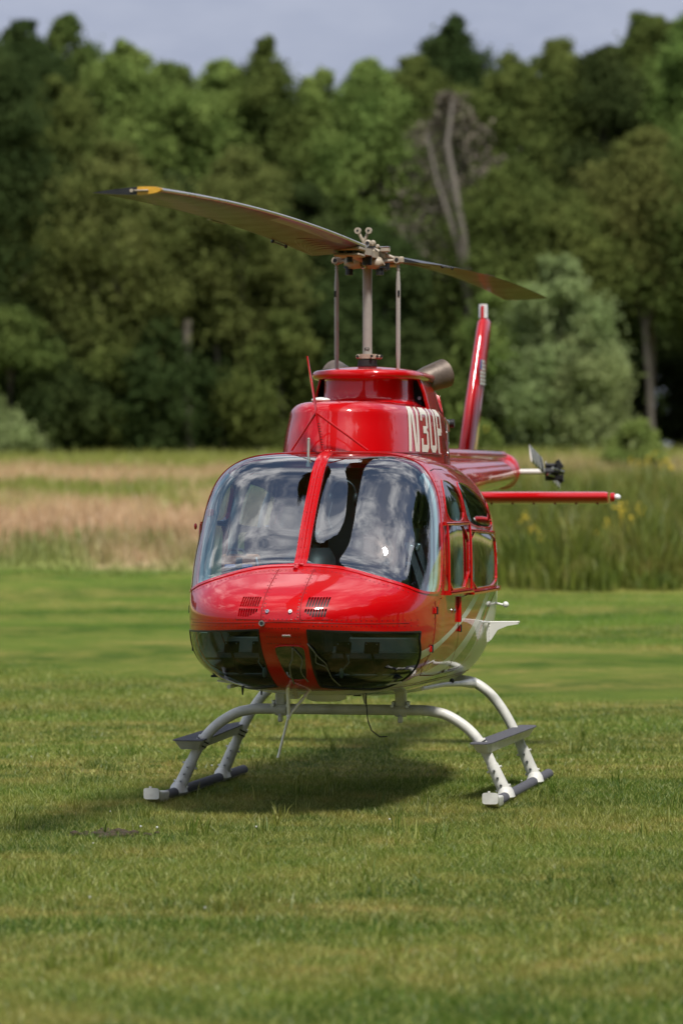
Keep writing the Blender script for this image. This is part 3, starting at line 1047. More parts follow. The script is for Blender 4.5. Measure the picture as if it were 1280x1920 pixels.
# --- skin grid: polar rings
NA = 300
u = np.linspace(0, 1, 95)
stat = np.concatenate([1.15 * u[1:] ** 2.25, np.arange(1.17, 3.6, .02), np.arange(3.64, 8.62, .06)])
phi = np.linspace(0, 2 * np.pi, NA, endpoint=False) + 1e-4
A_, P_ = np.meshgrid(stat, phi, indexing='ij')
cu, su = np.cos(P_), np.sin(P_)
upm = su > 0
nn = np.where(upm, f_nu(A_), f_nl(A_)); hh = np.where(upm, f_zt(A_) - f_zw(A_), f_zw(A_) - f_zb(A_))
rr = ((np.abs(cu) / f_w(A_)) ** nn + (np.abs(su) / hh) ** nn) ** (-1 / nn)
GX, GZ, GY = rr * cu, f_zw(A_) + rr * su, A_
SV = np.stack([GX, GY, GZ], -1).reshape(-1, 3)
SV = np.concatenate([SV, [[0, 0, 1.115]], [[0, stat[-1] + .02, 1.965]]])
na = len(stat)
ii = np.arange(na - 1)[:, None] * NA; jj = np.arange(NA)[None]; j2 = (jj + 1) % NA
q0, q1, q2, q3 = (ii + jj), (ii + j2), (ii + NA + j2), (ii + NA + jj)
SF = np.concatenate([np.stack([q0, q1, q2], -1).reshape(-1, 3), np.stack([q0, q2, q3], -1).reshape(-1, 3),
                     np.stack([np.full(NA, na * NA), (np.arange(NA) + 1) % NA, np.arange(NA)], -1),
                     np.stack([np.full(NA, na * NA + 1), (na - 1) * NA + np.arange(NA), (na - 1) * NA + (np.arange(NA) + 1) % NA], -1)])


def vnormals(V, F):
    n = np.zeros_like(V)
    fn = np.cross(V[F[:, 1]] - V[F[:, 0]], V[F[:, 2]] - V[F[:, 0]])
    for c in range(3):
        np.add.at(n, F[:, c], fn)
    return n / np.maximum(np.linalg.norm(n, axis=1), 1e-12)[:, None]


SN = vnormals(SV, SF)
ctr = np.array([0, 2.0, 1.3])
if ((SV[:20000] - ctr) * SN[:20000]).sum() < 0:
    SF = SF[:, ::-1]; SN = -SN


def clip(S, f):
    """split surface S = (V, F, N) along f = 0; returns (part with f > 0, part with f < 0)"""
    V, F, N = S
    f = np.where(np.abs(f) < 1e-7, 1e-7, f)
    pos = f[F] > 0
    cnt = pos.sum(1)
    Vn = list(); Nn = list(); cache = {}
    base = len(V)
    inn = [F[cnt == 3]]; out = [F[cnt == 0]]
    ti = []; to = []

    def cut(i, j):
        key = (i, j) if i < j else (j, i)
        if key not in cache:
            a, b = key
            t = f[a] / (f[a] - f[b])
            cache[key] = base + len(Vn)
            Vn.append(V[a] + (V[b] - V[a]) * t)
            m = N[a] + (N[b] - N[a]) * t
            Nn.append(m / max(np.linalg.norm(m), 1e-9))
        return cache[key]
    for tri in F[(cnt == 1) | (cnt == 2)]:
        p = [bool(f[i] > 0) for i in tri]
        lone = p.index(True) if sum(p) == 1 else p.index(False)
        a, b, c = int(tri[lone]), int(tri[(lone + 1) % 3]), int(tri[(lone + 2) % 3])
        ab, ac = cut(a, b), cut(a, c)
        one = [(a, ab, ac)]; two = [(ab, b, c), (ab, c, ac)]
        if sum(p) == 1:
            ti += one; to += two
        else:
            to += one; ti += two
    if Vn:
        V = np.concatenate([V, np.array(Vn)]); N = np.concatenate([N, np.array(Nn)])
    res = []
    for a, b in ((inn, ti), (out, to)):
        Fx = np.concatenate(a + ([np.array(b)] if b else []))
        if not len(Fx):
            res.append(None); continue
        us, inv = np.unique(Fx, return_inverse=True)
        res.append((V[us], inv.reshape(-1, 3), N[us]))
    return res


def refine(S, levels):
    V, F, N = S
    for _ in range(levels):
        e = np.sort(np.concatenate([F[:, [0, 1]], F[:, [1, 2]], F[:, [2, 0]]]), 1)
        us, inv = np.unique(e, axis=0, return_inverse=True)
        inv = inv.reshape(-1)
        mid = len(V) + inv.reshape(3, -1).T
        m = N[us[:, 0]] + N[us[:, 1]]
        N = np.concatenate([N, m / np.linalg.norm(m, axis=1)[:, None]])
        V = np.concatenate([V, (V[us[:, 0]] + V[us[:, 1]]) / 2])
        F = np.concatenate([np.stack([F[:, 0], mid[:, 0], mid[:, 2]], 1), np.stack([F[:, 1], mid[:, 1], mid[:, 0]], 1),
                            np.stack([F[:, 2], mid[:, 2], mid[:, 1]], 1), mid])
    return V, F, N


def shell(name, S, out, inn, mats, parent, MI=None, mi_in=0, mi_rim=0):
    """give surface S thickness: from N*out to -N*inn, closed at its borders"""
    V, F, N = S
    n = len(V)
    O = V + N * out; I = V - N * inn
    e = np.concatenate([F[:, [0, 1]], F[:, [1, 2]], F[:, [2, 0]]])
    key = e[:, 0].astype(np.int64) * n + e[:, 1]
    rev = e[:, 1].astype(np.int64) * n + e[:, 0]
    bd = e[~np.isin(key, rev)]
    tv = V[bd[:, 1]] - V[bd[:, 0]]
    rn = np.cross(tv, N[bd[:, 0]]); rn /= np.maximum(np.linalg.norm(rn, axis=1), 1e-9)[:, None]
    k = len(bd)
    RV = np.concatenate([O[bd[:, 0]], O[bd[:, 1]], I[bd[:, 1]], I[bd[:, 0]]])
    b0 = 2 * n
    r = np.arange(k)
    RF = np.concatenate([np.stack([b0 + r, b0 + 3 * k + r, b0 + 2 * k + r], 1), np.stack([b0 + r, b0 + 2 * k + r, b0 + k + r], 1)])
    AV = np.concatenate([O, I, RV]); AN = np.concatenate([N, -N, rn, rn, rn, rn])
    AF = np.concatenate([F, F[:, ::-1] + n, RF])
    mi = np.concatenate([np.zeros(len(F), int) if MI is None else MI, np.full(len(F), mi_in), np.full(len(RF), mi_rim)])
    me = tri_mesh(name, AV, AF, AN, mi)
    return link(name, me, parent, mats)


def sheet(name, S, off, mats, parent):
    V, F, N = S
    return link(name, tri_mesh(name, V + N * off, F, N), parent, mats)


def sd_poly(px, py, poly):
    """signed distance to a closed polygon, positive inside"""
    poly = np.asarray(poly, float); n = len(poly)
    d = np.full(px.shape, 1e9); ins = np.zeros(px.shape, bool)
    for i in range(n):
        x0, y0 = poly[i]; x1, y1 = poly[(i + 1) % n]
        ex, ey = x1 - x0, y1 - y0
        t = np.clip(((px - x0) * ex + (py - y0) * ey) / (ex * ex + ey * ey + 1e-12), 0, 1)
        d = np.minimum(d, np.hypot(px - x0 - t * ex, py - y0 - t * ey))
        c = ((y0 > py) != (y1 > py)) & (px < ex * (py - y0) / (ey if abs(ey) > 1e-12 else 1e-12) + x0)
        ins ^= c
    return np.where(ins, d, -d)


def round_poly(poly, it=3):
    """corner cutting"""
    p = [tuple(q) for q in poly]
    for _ in range(it):
        r = []
        for i in range(len(p)):
            a, b = p[i], p[(i + 1) % len(p)]
            r += [(a[0] * .78 + b[0] * .22, a[1] * .78 + b[1] * .22), (a[0] * .22 + b[0] * .78, a[1] * .22 + b[1] * .78)]
        p = r
    return p


zl_f = pch([0, .17, .25, .42, .58, .70, .76], [1.402, 1.393, 1.383, 1.341, 1.29, 1.24, 1.235])
ap_f = pch([1.0, 1.24, 1.28, 1.58, 1.80, 1.92, 2.0, 2.03, 2.1], [.93, .965, 1.03, 1.143, 1.231, 1.277, 1.35, 1.365, 1.37])


def F_ws(V):      # windshield field, both panes with the post
    x, a, z = np.abs(V[:, 0]), V[:, 1], V[:, 2]
    return np.minimum((z - zl_f(x)) * .9, (ap_f(z) - a) * .9)


def F_chin(V):
    x, a, z = np.abs(V[:, 0]), V[:, 1], V[:, 2]
    f = np.minimum(1.073 - z - .05 * x, .655 + .9 * np.clip(.985 - z, 0, 1) - a)
    f = np.minimum(f, x - .132 + .05 * np.clip(.95 - z, 0, 1))
    f = np.minimum(f, z - (.700 - .02 * x) - np.clip((.35 - x) * .12, 0, 1))
    return f


FW1 = round_poly([(1.235, 1.26), (1.95, 1.26), (1.95, 1.615), (1.235, 1.63)], 1)          # front door, sliding box pane
FW2 = round_poly([(1.27, 1.655), (1.895, 1.645), (1.885, 1.79), (1.81, 1.855), (1.62, 1.885), (1.42, 1.885)], 2)
RW1 = round_poly([(2.0, 1.245), (3.20, 1.245), (3.22, 1.40), (3.20, 1.56), (2.0, 1.585)], 1)
RW2 = round_poly([(1.975, 1.625), (3.19, 1.598), (3.14, 1.70), (2.94, 1.79), (2.5, 1.86), (2.02, 1.885), (1.965, 1.80)], 2)
DOOR1 = round_poly([(.97, 1.21), (1.12, 1.215), (1.20, 1.60), (1.30, 1.90), (1.36, 1.955), (1.90, 1.955), (1.93, 1.80), (1.968, 1.60), (1.968, 1.235), (1.62, 1.225), (1.59, 1.05), (1.76, .79), (1.70, .74), (.95, .77), (.86, .97)], 1)
DOOR2 = round_poly([(1.925, 1.955), (2.50, 1.94), (3.0, 1.86), (3.25, 1.68), (3.28, 1.24), (2.55, 1.06), (2.4, .76), (1.785, .76), (1.615, 1.05), (1.64, 1.205), (1.982, 1.215), (1.982, 1.60), (1.945, 1.80)], 1)

S0 = (SV, SF, SN)
ws, body = clip(S0, F_ws(S0[0]))
chin, body = clip(body, F_chin(body[0]))


def side_clip(S, poly, sgn, grow=0.0):
    V = S[0]
    f = sd_poly(V[:, 1], V[:, 2], poly) + grow
    f = np.where(V[:, 0] * sgn > .05, f, -np.abs(f) - .01)
    return clip(S, f)


RED, WHITE = 0, 1
BM = [M['red'], M['white'], M['dark'], M['trim'], M['trimlight']]
# stripes of the paint scheme, as heights over the distance aft
s1u = pch([0, .70, 1.166, 2.005, 2.6, 3.2, 4, 4.6], [.80, .92, .985, 1.155, 1.31, 1.46, 1.6, 1.62])
s1l = pch([0, .76, 1.066, 1.443, 2.109, 2.6, 3.2, 4, 4.6], [.75, .873, .927, 1.0, 1.127, 1.255, 1.40, 1.54, 1.56])
s2u = pch([0, .8, 1.177, 1.549, 1.983, 2.439, 3.0, 3.6, 4.6], [.60, .72, .791, .856, .972, 1.118, 1.30, 1.44, 1.50])
s3 = pch([0, 1.2, 1.70, 1.927, 2.276, 2.8, 3.4, 4.6], [.55, .69, .774, .853, .985, 1.18, 1.36, 1.44])
s4 = pch([0, 1.6, 2.2, 2.328, 2.514, 2.8, 3.4, 4.6], [.5, .64, .745, .857, .975, 1.09, 1.27, 1.38])


def painted(name, S, parent, inn=.018, out=0.0):
    """skin piece with the stripe colours as crisp regions"""
    pieces = []; rest = S
    for fn, mi in ((s1u, 0), (s1l, 1), (s2u, 0), (s3, 1), (s4, 2)):
        if rest is None:
            break
        a, z = rest[0][:, 1], rest[0][:, 2]
        hi, rest = clip(rest, np.where(a < .62, np.maximum(z - fn(a), .01), z - fn(a)))
        if hi is not None:
            pieces.append((hi, mi))
    if rest is not None:
        pieces.append((rest, 1))
    # weld the pieces again into one surface with material indices
    V = np.concatenate([p[0][0] for p in pieces]); N = np.concatenate([p[0][2] for p in pieces])
    off = np.cumsum([0] + [len(p[0][0]) for p in pieces])
    F = np.concatenate([p[0][1] + o for p, o in zip(pieces, off)])
    MI = np.concatenate([np.full(len(p[0][1]), p[1]) for p in pieces])
    key = np.round(V * 1e5).astype(np.int64)
    us, idx, inv = np.unique(key, axis=0, return_index=True, return_inverse=True)
    inv = inv.reshape(-1)
    F = inv[F]; V = V[idx]; N = N[idx]
    good = (F[:, 0] != F[:, 1]) & (F[:, 1] != F[:, 2]) & (F[:, 0] != F[:, 2])
    return shell(name, (V, F[good], N), out, inn, BM, parent, MI[good], 3, mi_rim=0)


doors = []
for sgn in (1, -1):
    for poly, wins in ((DOOR1, (FW1, FW2)), (DOOR2, (RW1, RW2))):
        d, body = side_clip(body, poly, sgn)
        gap, d = side_clip(d, poly, sgn, -.005)[::-1]       # narrow joint round the door
        if sgn > 0 or True:
            g_ = sheet('door_gap', (gap[0], gap[1], gap[2]), -.010, [M['black']], heli)
        panes = []
        for w in wins:
            p, d = side_clip(d, w, sgn)
            fr = None
            if d is not None:
                fr_in, d = side_clip(d, w, sgn, .011)
                panes.append((p, fr_in))
        ob = painted('cabin_door', d, heli, .022)
        for p, fr_in in panes:
            pr = .022 if w is not None else .0
            fo = shell('window_frame', fr_in, .007 if (fr_in[0][:, 2].mean() < 1.62) else .004, .02, [M['red'], M['trimlight']], ob, None, 1)
            sheet('window_pane', p, -.002, [M['glass_side']], ob)
        doors.append(ob)

# --- nose grilles: panels cut out of the skin, then slots cut out of the panels
def F_rect(V, x0, x1, z0, z1):
    x, z, a = V[:, 0], V[:, 2], V[:, 1]
    f = np.minimum(np.minimum(x - x0, x1 - x), np.minimum(z - z0, z1 - z))
    return np.where(a < .6, f, -1)


vents = []
for (x0, x1) in ((-.268, -.118), (.106, .262)):
    v, body = clip(body, F_rect(body[0], x0, x1, 1.118, 1.252))
    vents.append((v, x0, x1))
fus_o = painted('fuselage', body, heli, .018)
for v, x0, x1 in vents:
    v0 = v
    v = refine(v, 2)
    x, z = v[0][:, 0], v[0][:, 2]
    f = np.full(len(x), -1.0)
    for row, (za, zb_) in enumerate(((1.186, 1.238), (1.132, 1.176))):
        for k in range(8):
            xc = x0 + .018 + (x1 - x0 - .036) * (k + .5) / 8
            xx = x - xc - (z - 1.185) * .16
            lo_ = za
            if row == 1:
                kk = k if x0 < 0 else 7 - k
                lo_ = za + max(0, (kk - 4)) * .008
            f = np.maximum(f, np.minimum(.0052 - np.abs(xx), np.minimum(z - lo_, zb_ - z)))
    slots, plate = clip(v, f)
    po = shell('nose_grille', plate, .0025, .012, [M['red']], heli)
    sheet('grille_recess', v0, -.013, [M['black']], po)

# --- windshield: two panes and the frame strips round them
Vw = ws[0]
half, post = clip(ws, np.abs(Vw[:, 0]) - .024)
shell('windshield_post', post, .014, .03, [M['red'], M['trimlight']], heli, None, 1)
f = F_ws(half[0])
f = np.minimum(f, (np.abs(half[0][:, 0]) - .024))
inner, rim = clip(half, f - .012)
shell('windshield_rim', rim, .0045, .03, [M['red'], M['trimlight']], heli, None, 1)
for sgn in (1, -1):
    p_, _ = clip(inner, inner[0][:, 0] * sgn)
    # each pane is blown into a slight bubble of its own
    x_, a_, z_ = np.abs(p_[0][:, 0]), p_[0][:, 1], p_[0][:, 2]
    tb = 1.0
    for q_ in ((z_ - zl_f(x_) - .013) / .30, (ap_f(z_) - a_ - .013) / .34, (x_ - .036) / .26):
        q_ = np.clip(q_, 0, 1)
        tb = tb * q_ * q_ * (3 - 2 * q_)
    Vb = p_[0] + p_[2] * ((.032 if sgn > 0 else .010) * tb)[:, None]
    nb_ = vnormals(Vb, p_[1])
    nb_ = np.where(((nb_ * p_[2]).sum(1) < 0)[:, None], -nb_, nb_)
    p_ = (Vb, p_[1], nb_)
    # the pane carries a pale tinted border where it is bonded to the door post
    sheet('windshield_pane', p_, 0.0, [M['glass']], heli)
for sgn in (1, -1):
    c_, _ = clip(chin, chin[0][:, 0] * sgn)
    fi = F_chin(c_[0])
    cin, crim = clip(c_, fi - .010)
    shell('chin_window_rim', crim, .003, .015, [M['black']], heli)
    sheet('chin_window', cin, -.002, [M['glass_chin']], heli)


def H(name, b, mats, parent=None):
    return b.build(name, mats, heli if parent is None else parent)


# --- seams and rivets on the skin
def front_pt(x, z, off=0.0):
    a = front_a(x, z)
    e = .004
    n = Vector((x, -.2, z - 1.15)) if a < .02 else None
    g0 = inside(x, a, z)
    gx = (inside(x + e, a, z) - g0) / e; gz = (inside(x, a, z + e) - g0) / e; ga = (inside(x, a + e, z) - g0) / e
    n = Vector((float(gx), float(ga), float(gz))).normalized()
    return Vector((x, a, z)) + n * off, n


def side_pt(a, z, sgn, off=0.0):
    x = float(side_x(a, z)); e = .004
    g0 = float(inside(x, a, z))
    n = Vector(((float(inside(x + e, a, z)) - g0) / e, (float(inside(x, a + e, z)) - g0) / e, (float(inside(x, a, z + e)) - g0) / e)).normalized()
    p = Vector((x, a, z)) + n * off
    return Vector((p.x * sgn, p.y, p.z)), Vector((n.x * sgn, n.y, n.z))


b = MB()
for xs_ in ((-.105, -.118), (.095, .100)):
    b.tube([front_pt(xs_[0] + (xs_[1] - xs_[0]) * t, 1.385 - t * .285, .0008)[0] for t in np.linspace(0, 1, 16)], .0026, 5)
b.tube([front_pt(x, 1.106 - .03 * abs(x), .0006)[0] for x in np.linspace(-.60, .62, 60)], .0018, 5)
for s in (-1, 1):
    b.tube([side_pt(.90 + .0 * t, 1.20 - t * .42, s, .0006)[0] for t in np.linspace(0, 1, 12)], .0018, 5)
    b.tube([side_pt(a, .70, s, .0006)[0] for a in np.linspace(1.0, 3.2, 30)], .0018, 5)
H('panel_seam', b, M['seam'])

b = MB()


def rivet(p, n, r=.0052):
    n = n.normalized()
    t = n.orthogonal().normalized(); s = n.cross(t)
    ring = [p + (t * math.cos(q) + s * math.sin(q)) * r for q in [k * math.pi / 3 for k in range(6)]]
    b.add([tuple(q) for q in ring] + [tuple(p + n * r * .55)], [(k, (k + 1) % 6, 6) for k in range(6)])


for x in np.arange(-.62, .66, .024):
    p, n = front_pt(x, 1.122 - .03 * abs(x), .0002); rivet(p, n)
    if abs(x) > .14:
        p, n = front_pt(x, 1.090 - .03 * abs(x), .0002); rivet(p, n)
for x in np.arange(-.64, .66, .024):
    p, n = front_pt(x, float(zl_f(abs(x))) - .018, .0002); rivet(p, n)
for t in np.linspace(0.04, .95, 15):
    for xs_, d in (((-.105, -.118), -.012), ((-.105, -.118), .012), ((.095, .100), .012), ((.095, .100), -.012)):
        x = xs_[0] + (xs_[1] - xs_[0]) * t + d
        p, n = front_pt(x, 1.385 - t * .285, .0002); rivet(p, n)
for x in np.arange(-.09, .10, .018):
    for z in (1.070, 1.022, .985):
        p, n = front_pt(x, z, .0002); rivet(p, n)
for s in (-1, 1):
    for z in np.arange(1.25, 1.90, .03):
        p, n = side_pt(float(ap_f(z)) + .028, z, s, .0002); rivet(p, n)
        p, n = side_pt(float(ap_f(z)) + .075, z, s, .0002); rivet(p, n)
    for z in np.arange(.80, 1.2, .03):
        p, n = side_pt(.875, z, s, .0002); rivet(p, n)
    for a in np.arange(1.1, 3.3, .03):
        p, n = side_pt(a, .715, s, .0002); rivet(p, n)
        if a > 1.5:
            p, n = side_pt(a, 1.985, s, .0002); rivet(p, n)
for x in np.arange(-.56, .56, .026):
    a = 1.40
    z = float(f_zw(a) + (f_zt(a) - f_zw(a)) * (1 - (abs(x) / float(f_w(a))) ** float(f_nu(a))) ** (1 / float(f_nu(a))))
    rivet(Vector((x, a, z + .0005)), Vector((0, 0, 1)))
ro = H('rivet_rows', b, M['rivet'])
ro['kind'] = 'stuff'

# nose fittings: two round fasteners, pitot tube, small name plate, landing light bay
for x in (-.083, .045):
    p, n = front_pt(x, 1.162, .002)
    b = MB(); b.cyl(p - n * .002, p + n * .004, .011, 10); b.cyl(p + n * .003, p + n * .0045, .004, 6, 1)
    H('nose_fastener', b, [M['steel'], M['black']])
p, n = front_pt(-.105, 1.095)
b = MB(); b.cyl(p, p + Vector((0, -.045, .004)), .013, 12); b.cyl(p + Vector((0, -.044, .004)), p + Vector((0, -.050, .004)), .016, 12); b.cyl(p + Vector((0, -.0495, .004)), p + Vector((0, -.052, .004)), .010, 12, 1)
H('air_temperature_probe', b, [M['steel'], M['black']])
b = MB()
p, n = front_pt(.02, 1.030, .003)
rotp = n.to_track_quat('Y', 'Z').to_matrix()
b.box(p, (.046, .003, .013), 0, rotp, .001)
for k in range(6):
    b.box(p + rotp @ Vector((-.0175 + k * .007, .0017, 0)), (.0035, .001, .007), 1, rotp)
H('name_plate', b, [simple('aluminium_plate', (0.55, 0.52, 0.50), 0.4, var=.1), M['seam']])

# landing light bay in the lower nose between the chin windows
lb = [(-.055, .975), (.105, .975), (.112, .93), (.085, .80), (.065, .775), (-.02, .775), (-.035, .80), (-.06, .93)]
b = MB()
lp_ = round_poly(lb, 2)
m_ = len(lp_)
cx_, cz_ = sum(p[0] for p in lp_) / m_, sum(p[1] for p in lp_) / m_
fr_ = (1.0, .75, .5, .25, .05)
rings = [[front_pt(cx_ + (x - cx_) * q, cz_ + (z - cz_) * q, .0025)[0] for x, z in lp_] for q in fr_]
b.loft(rings, 0, True, False)
b.add(rings[-1], [tuple(range(m_))], 0, True)
pts = rings[0]
lbo = H('landing_light_window', b, simple('landing_light_glass', (0.018, 0.022, 0.012), 0.06, coat=1.0))
b = MB(); b.tube(pts + [pts[0]], .004, 6)
H('window_frame', b, M['red'], lbo)

# --- cowling tiers: stacked plan outlines
def outline(W, Lf, La, ac, n_f=2.6, n_a=2.2, m=96):
    r = []
    for k in range(m):
        t = 2 * math.pi * k / m
        c, s = math.sin(t), -math.cos(t)        # starts at the front, goes to the right
        n = n_f if s < 0 else n_a
        L = Lf if s < 0 else La
        q = (abs(c / W) ** n + abs(s / L) ** n) ** (-1 / n)
        r.append((c * q, ac + s * q))
    return r


def tier(levels, ac, n_f, n_a):
    rings = [[(x, a, z) for x, a in outline(W, Lf, La, ac, n_f, n_a)] for z, W, Lf, La in levels]
    b = MB()
    b.loft(rings, 0, True, False)
    return b


lv = [(1.96, .434, 1.30, 1.62), (2.04, .428, 1.285, 1.60), (2.12, .419, 1.258, 1.56), (2.20, .407, 1.228, 1.52), (2.265, .394, 1.198, 1.48)]
for q in np.linspace(0, math.pi / 2, 8)[1:]:
    lv.append((2.265 + .088 * math.sin(q), .394 - .095 * (1 - math.cos(q)), 1.198 - .12 * (1 - math.cos(q)), 1.48 - .1 * (1 - math.cos(q))))
lv += [(2.358, .28, 1.0, 1.2), (2.362, .15, .5, .6), (2.363, .002, .006, .006)]
b = tier(lv, 2.70, 2.7, 2.2)
cowl = H('front_cowling', b, M['red'])
b = MB()
for zz, k in ((2.02, 0),):
    o_ = outline(.430, 1.290, 1.61, 2.70, 2.7, 2.2)
    b.tube([(x, a, 2.052) for x, a in o_[-30:] + o_[:31]], .004, 6)
H('cowling_seal', b, M['seam'], cowl)

# registration letters wrapped on the cowling side
def tier_pt(s, z, off):
    """s: distance along the outline from the front middle to the right"""
    W = float(np.interp(z, [l[0] for l in lv[:12]], [l[1] for l in lv[:12]])); Lf = float(np.interp(z, [l[0] for l in lv[:12]], [l[2] for l in lv[:12]]))
    o_ = outline(W + off, Lf + off, 1.5, 2.70, 2.7, 2.2, 480)[:240]
    d = 0
    for i in range(239):
        L_ = math.hypot(o_[i + 1][0] - o_[i][0], o_[i + 1][1] - o_[i][1])
        if d + L_ > s:
            t = (s - d) / L_
            return (o_[i][0] + (o_[i + 1][0] - o_[i][0]) * t, o_[i][1] + (o_[i + 1][1] - o_[i][1]) * t, z)
        d += L_
    return (o_[-1][0], o_[-1][1], z)


GL = {
    'N': [[(0, 0), (.24, 0), (.24, 1), (0, 1)], [(.76, 0), (1, 0), (1, 1), (.76, 1)], [(.20, 1), (.44, 1), (.80, 0), (.56, 0)]],
    '3': [[(0, .84), (.80, .84), (.80, 1), (0, 1)], [(.74, .0), (1, .10), (1, .44), (.74, .50)], [(.74, .50), (1, .56), (1, .90), (.74, 1)], [(.28, .42), (.80, .42), (.80, .58), (.28, .58)], [(0, 0), (.80, 0), (.80, .16), (0, .16)], [(0, .14), (.24, .14), (.24, .30), (0, .30)], [(0, .70), (.24, .70), (.24, .86), (0, .86)]],
    'U': [[(0, .10), (.26, .0), (.26, 1), (0, 1)], [(.74, 0), (1, .10), (1, 1), (.74, 1)], [(.20, 0), (.80, 0), (.80, .16), (.20, .16)]],
    'P': [[(0, 0), (.26, 0), (.26, 1), (0, 1)], [(.2, .84), (.85, .84), (.85, 1), (.2, 1)], [(.2, .40), (.85, .40), (.85, .56), (.2, .56)], [(.74, .42), (1, .50), (1, .90), (.74, .98)]],
}
b = MB()
s0 = .70
for ch, wd in (('N', .225), ('3', .215), ('U', .225), ('P', .22)):
    for quad in GL[ch]:
        nu_, nv = 3, 10
        g_ = []
        for iu in range(nu_ + 1):
            for iv in range(nv + 1):
                fu, fv = iu / nu_, iv / nv
                q0_, q1_, q2_, q3_ = quad
                px_ = (q0_[0] * (1 - fu) + q1_[0] * fu) * (1 - fv) + (q3_[0] * (1 - fu) + q2_[0] * fu) * fv
                pz_ = (q0_[1] * (1 - fu) + q1_[1] * fu) * (1 - fv) + (q3_[1] * (1 - fu) + q2_[1] * fu) * fv
                g_.append(tier_pt(s0 + px_ * wd, 2.062 + pz_ * .272, .0028))
        b.add(g_, [(iu * (nv + 1) + iv, (iu + 1) * (nv + 1) + iv, (iu + 1) * (nv + 1) + iv + 1, iu * (nv + 1) + iv + 1) for iu in range(nu_) for iv in range(nv)])
    s0 += wd + .055
H('registration_lettering', b, simple('cream_lettering', (0.72, 0.68, 0.58), 0.4, var=.04), cowl)

# oval beacon fairing on the cowling edge
b = MB(); b.ball((-.10, 1.66, 2.362), .058, 0, 18, (1, .6, .28)); b.cyl((-.125, 1.65, 2.372), (-.125, 1.65, 2.379), .004, 6, 1); b.cyl((-.075, 1.65, 2.372), (-.075, 1.65, 2.379), .004, 6, 1)
H('antenna_fairing', b, [M['white'], M['black']])
b = MB(); b.cyl((-.02, 1.44, 2.055), (-.02, 1.44, 2.070), .03, 14); b.cyl((-.115, 1.41, 2.055), (-.115, 1.41, 2.066), .014, 10)
H('roof_button', b, M['red'])

# drum in front of the mast
dl = [(2.350, .325, .43, .5), (2.362, .298, .40, .5), (2.378, .280, .380, .5), (2.40, .272, .37, .5), (2.44, .268, .365, .5), (2.53, .266, .36, .5)]
b = tier(dl, 2.74, 2.5, 2.0)
drum = H('transmission_fairing', b, M['red'])
b = MB()
for s in (-1, 1):
    for z in (2.37, 2.43, 2.49):
        b.ball((s * .225, 2.52 if s > 0 else 2.52, z), .005, 0, 6)
H('fastener', b, M['steel'], drum)

# cap over the mast
cl = []
for q in np.linspace(-1, 1, 9):
    t_ = q * math.pi / 2
    cl.append((2.535 + .028 * math.sin(t_), .336 - .03 * (1 - math.cos(t_)), .46 - .03 * (1 - math.cos(t_)), 1.45 - .03 * (1 - math.cos(t_))))
cl = [(2.506, .20, .25, 1.2)] + cl + [(2.572, .27, .36, 1.2), (2.585, .17, .22, .8), (2.592, .10, .10, .3)]
b = tier(cl, 2.72, 2.5, 2.3)
cap = H('mast_cowling', b, M['red'])

# side walls of the upper cowling with the dark intake between them and the drum
def wall_sec(a, k):
    zt = float(np.interp(a, [2.8, 3.4, 3.9, 4.4], [2.565, 2.56, 2.42, 2.20]))
    W = float(np.interp(a, [2.8, 3.3, 3.9, 4.4], [.90, .84, .68, .42]))
    prof = [(.462, 1.98), (.452, 2.08), (.425, 2.20), (.400, 2.33), (.375, 2.44), (.352, zt - .06), (.325, zt - .02), (.27, zt), (0, zt + .005)]
    return [(x * W * k, min(z, zt)) for x, z in prof]


b = MB()
for s in (-1, 1):
    rings = []
    for i, a in enumerate(np.linspace(2.72, 4.45, 26)):
        ring = []
        for (x, z) in wall_sec(a, 1.0):
            # the front edge leans aft towards the bottom
            af = a + (1 - i / 25) * max(0, (2.50 - z)) * .42
            ring.append((s * x, af, z))
        rings.append(ring[::-1] if s > 0 else ring)
    b.loft(rings, 0, False, False)
sw = H('engine_cowling', b, [M['red'], M['black']])
mod = sw.modifiers.new('thickness', 'SOLIDIFY'); mod.thickness = .014; mod.offset = -1; mod.material_offset = 1
b = MB()
b.box((0, 3.15, 2.30), (.60, .5, .42), 0)
b.tube([(.30, 2.80, 2.40), (.33, 2.98, 2.38)], .012, 8, 1); b.ball((.31, 2.86, 2.40), .014, 1, 8)
b.tube([(-.33, 2.80, 2.36), (-.33, 2.98, 2.36)], .012, 8, 1)
H('engine_intake', b, [M['black'], M['steel']])
# latch and vent hardware on the right side
b = MB()
for (a, z, r) in ((3.02, 2.25, .018), (3.02, 2.12, .016), (2.96, 2.19, .010), (3.0, 2.06, .014)):
    b.ball((.445, a, z), r, 0, 8, (.6, 1, 1))
b.box((.445, 3.0, 2.17), (.012, .022, .20), 0, None, .004)
b.tube([(.44, 2.92, 2.28), (.455, 2.96, 2.24), (.455, 3.0, 2.2)], .006, 6, 0)
b.cyl((.43, 3.08, 2.25), (.475, 3.08, 2.25), .026, 12, 1)
H('cowling_latch', b, [M['steel'], M['black']])
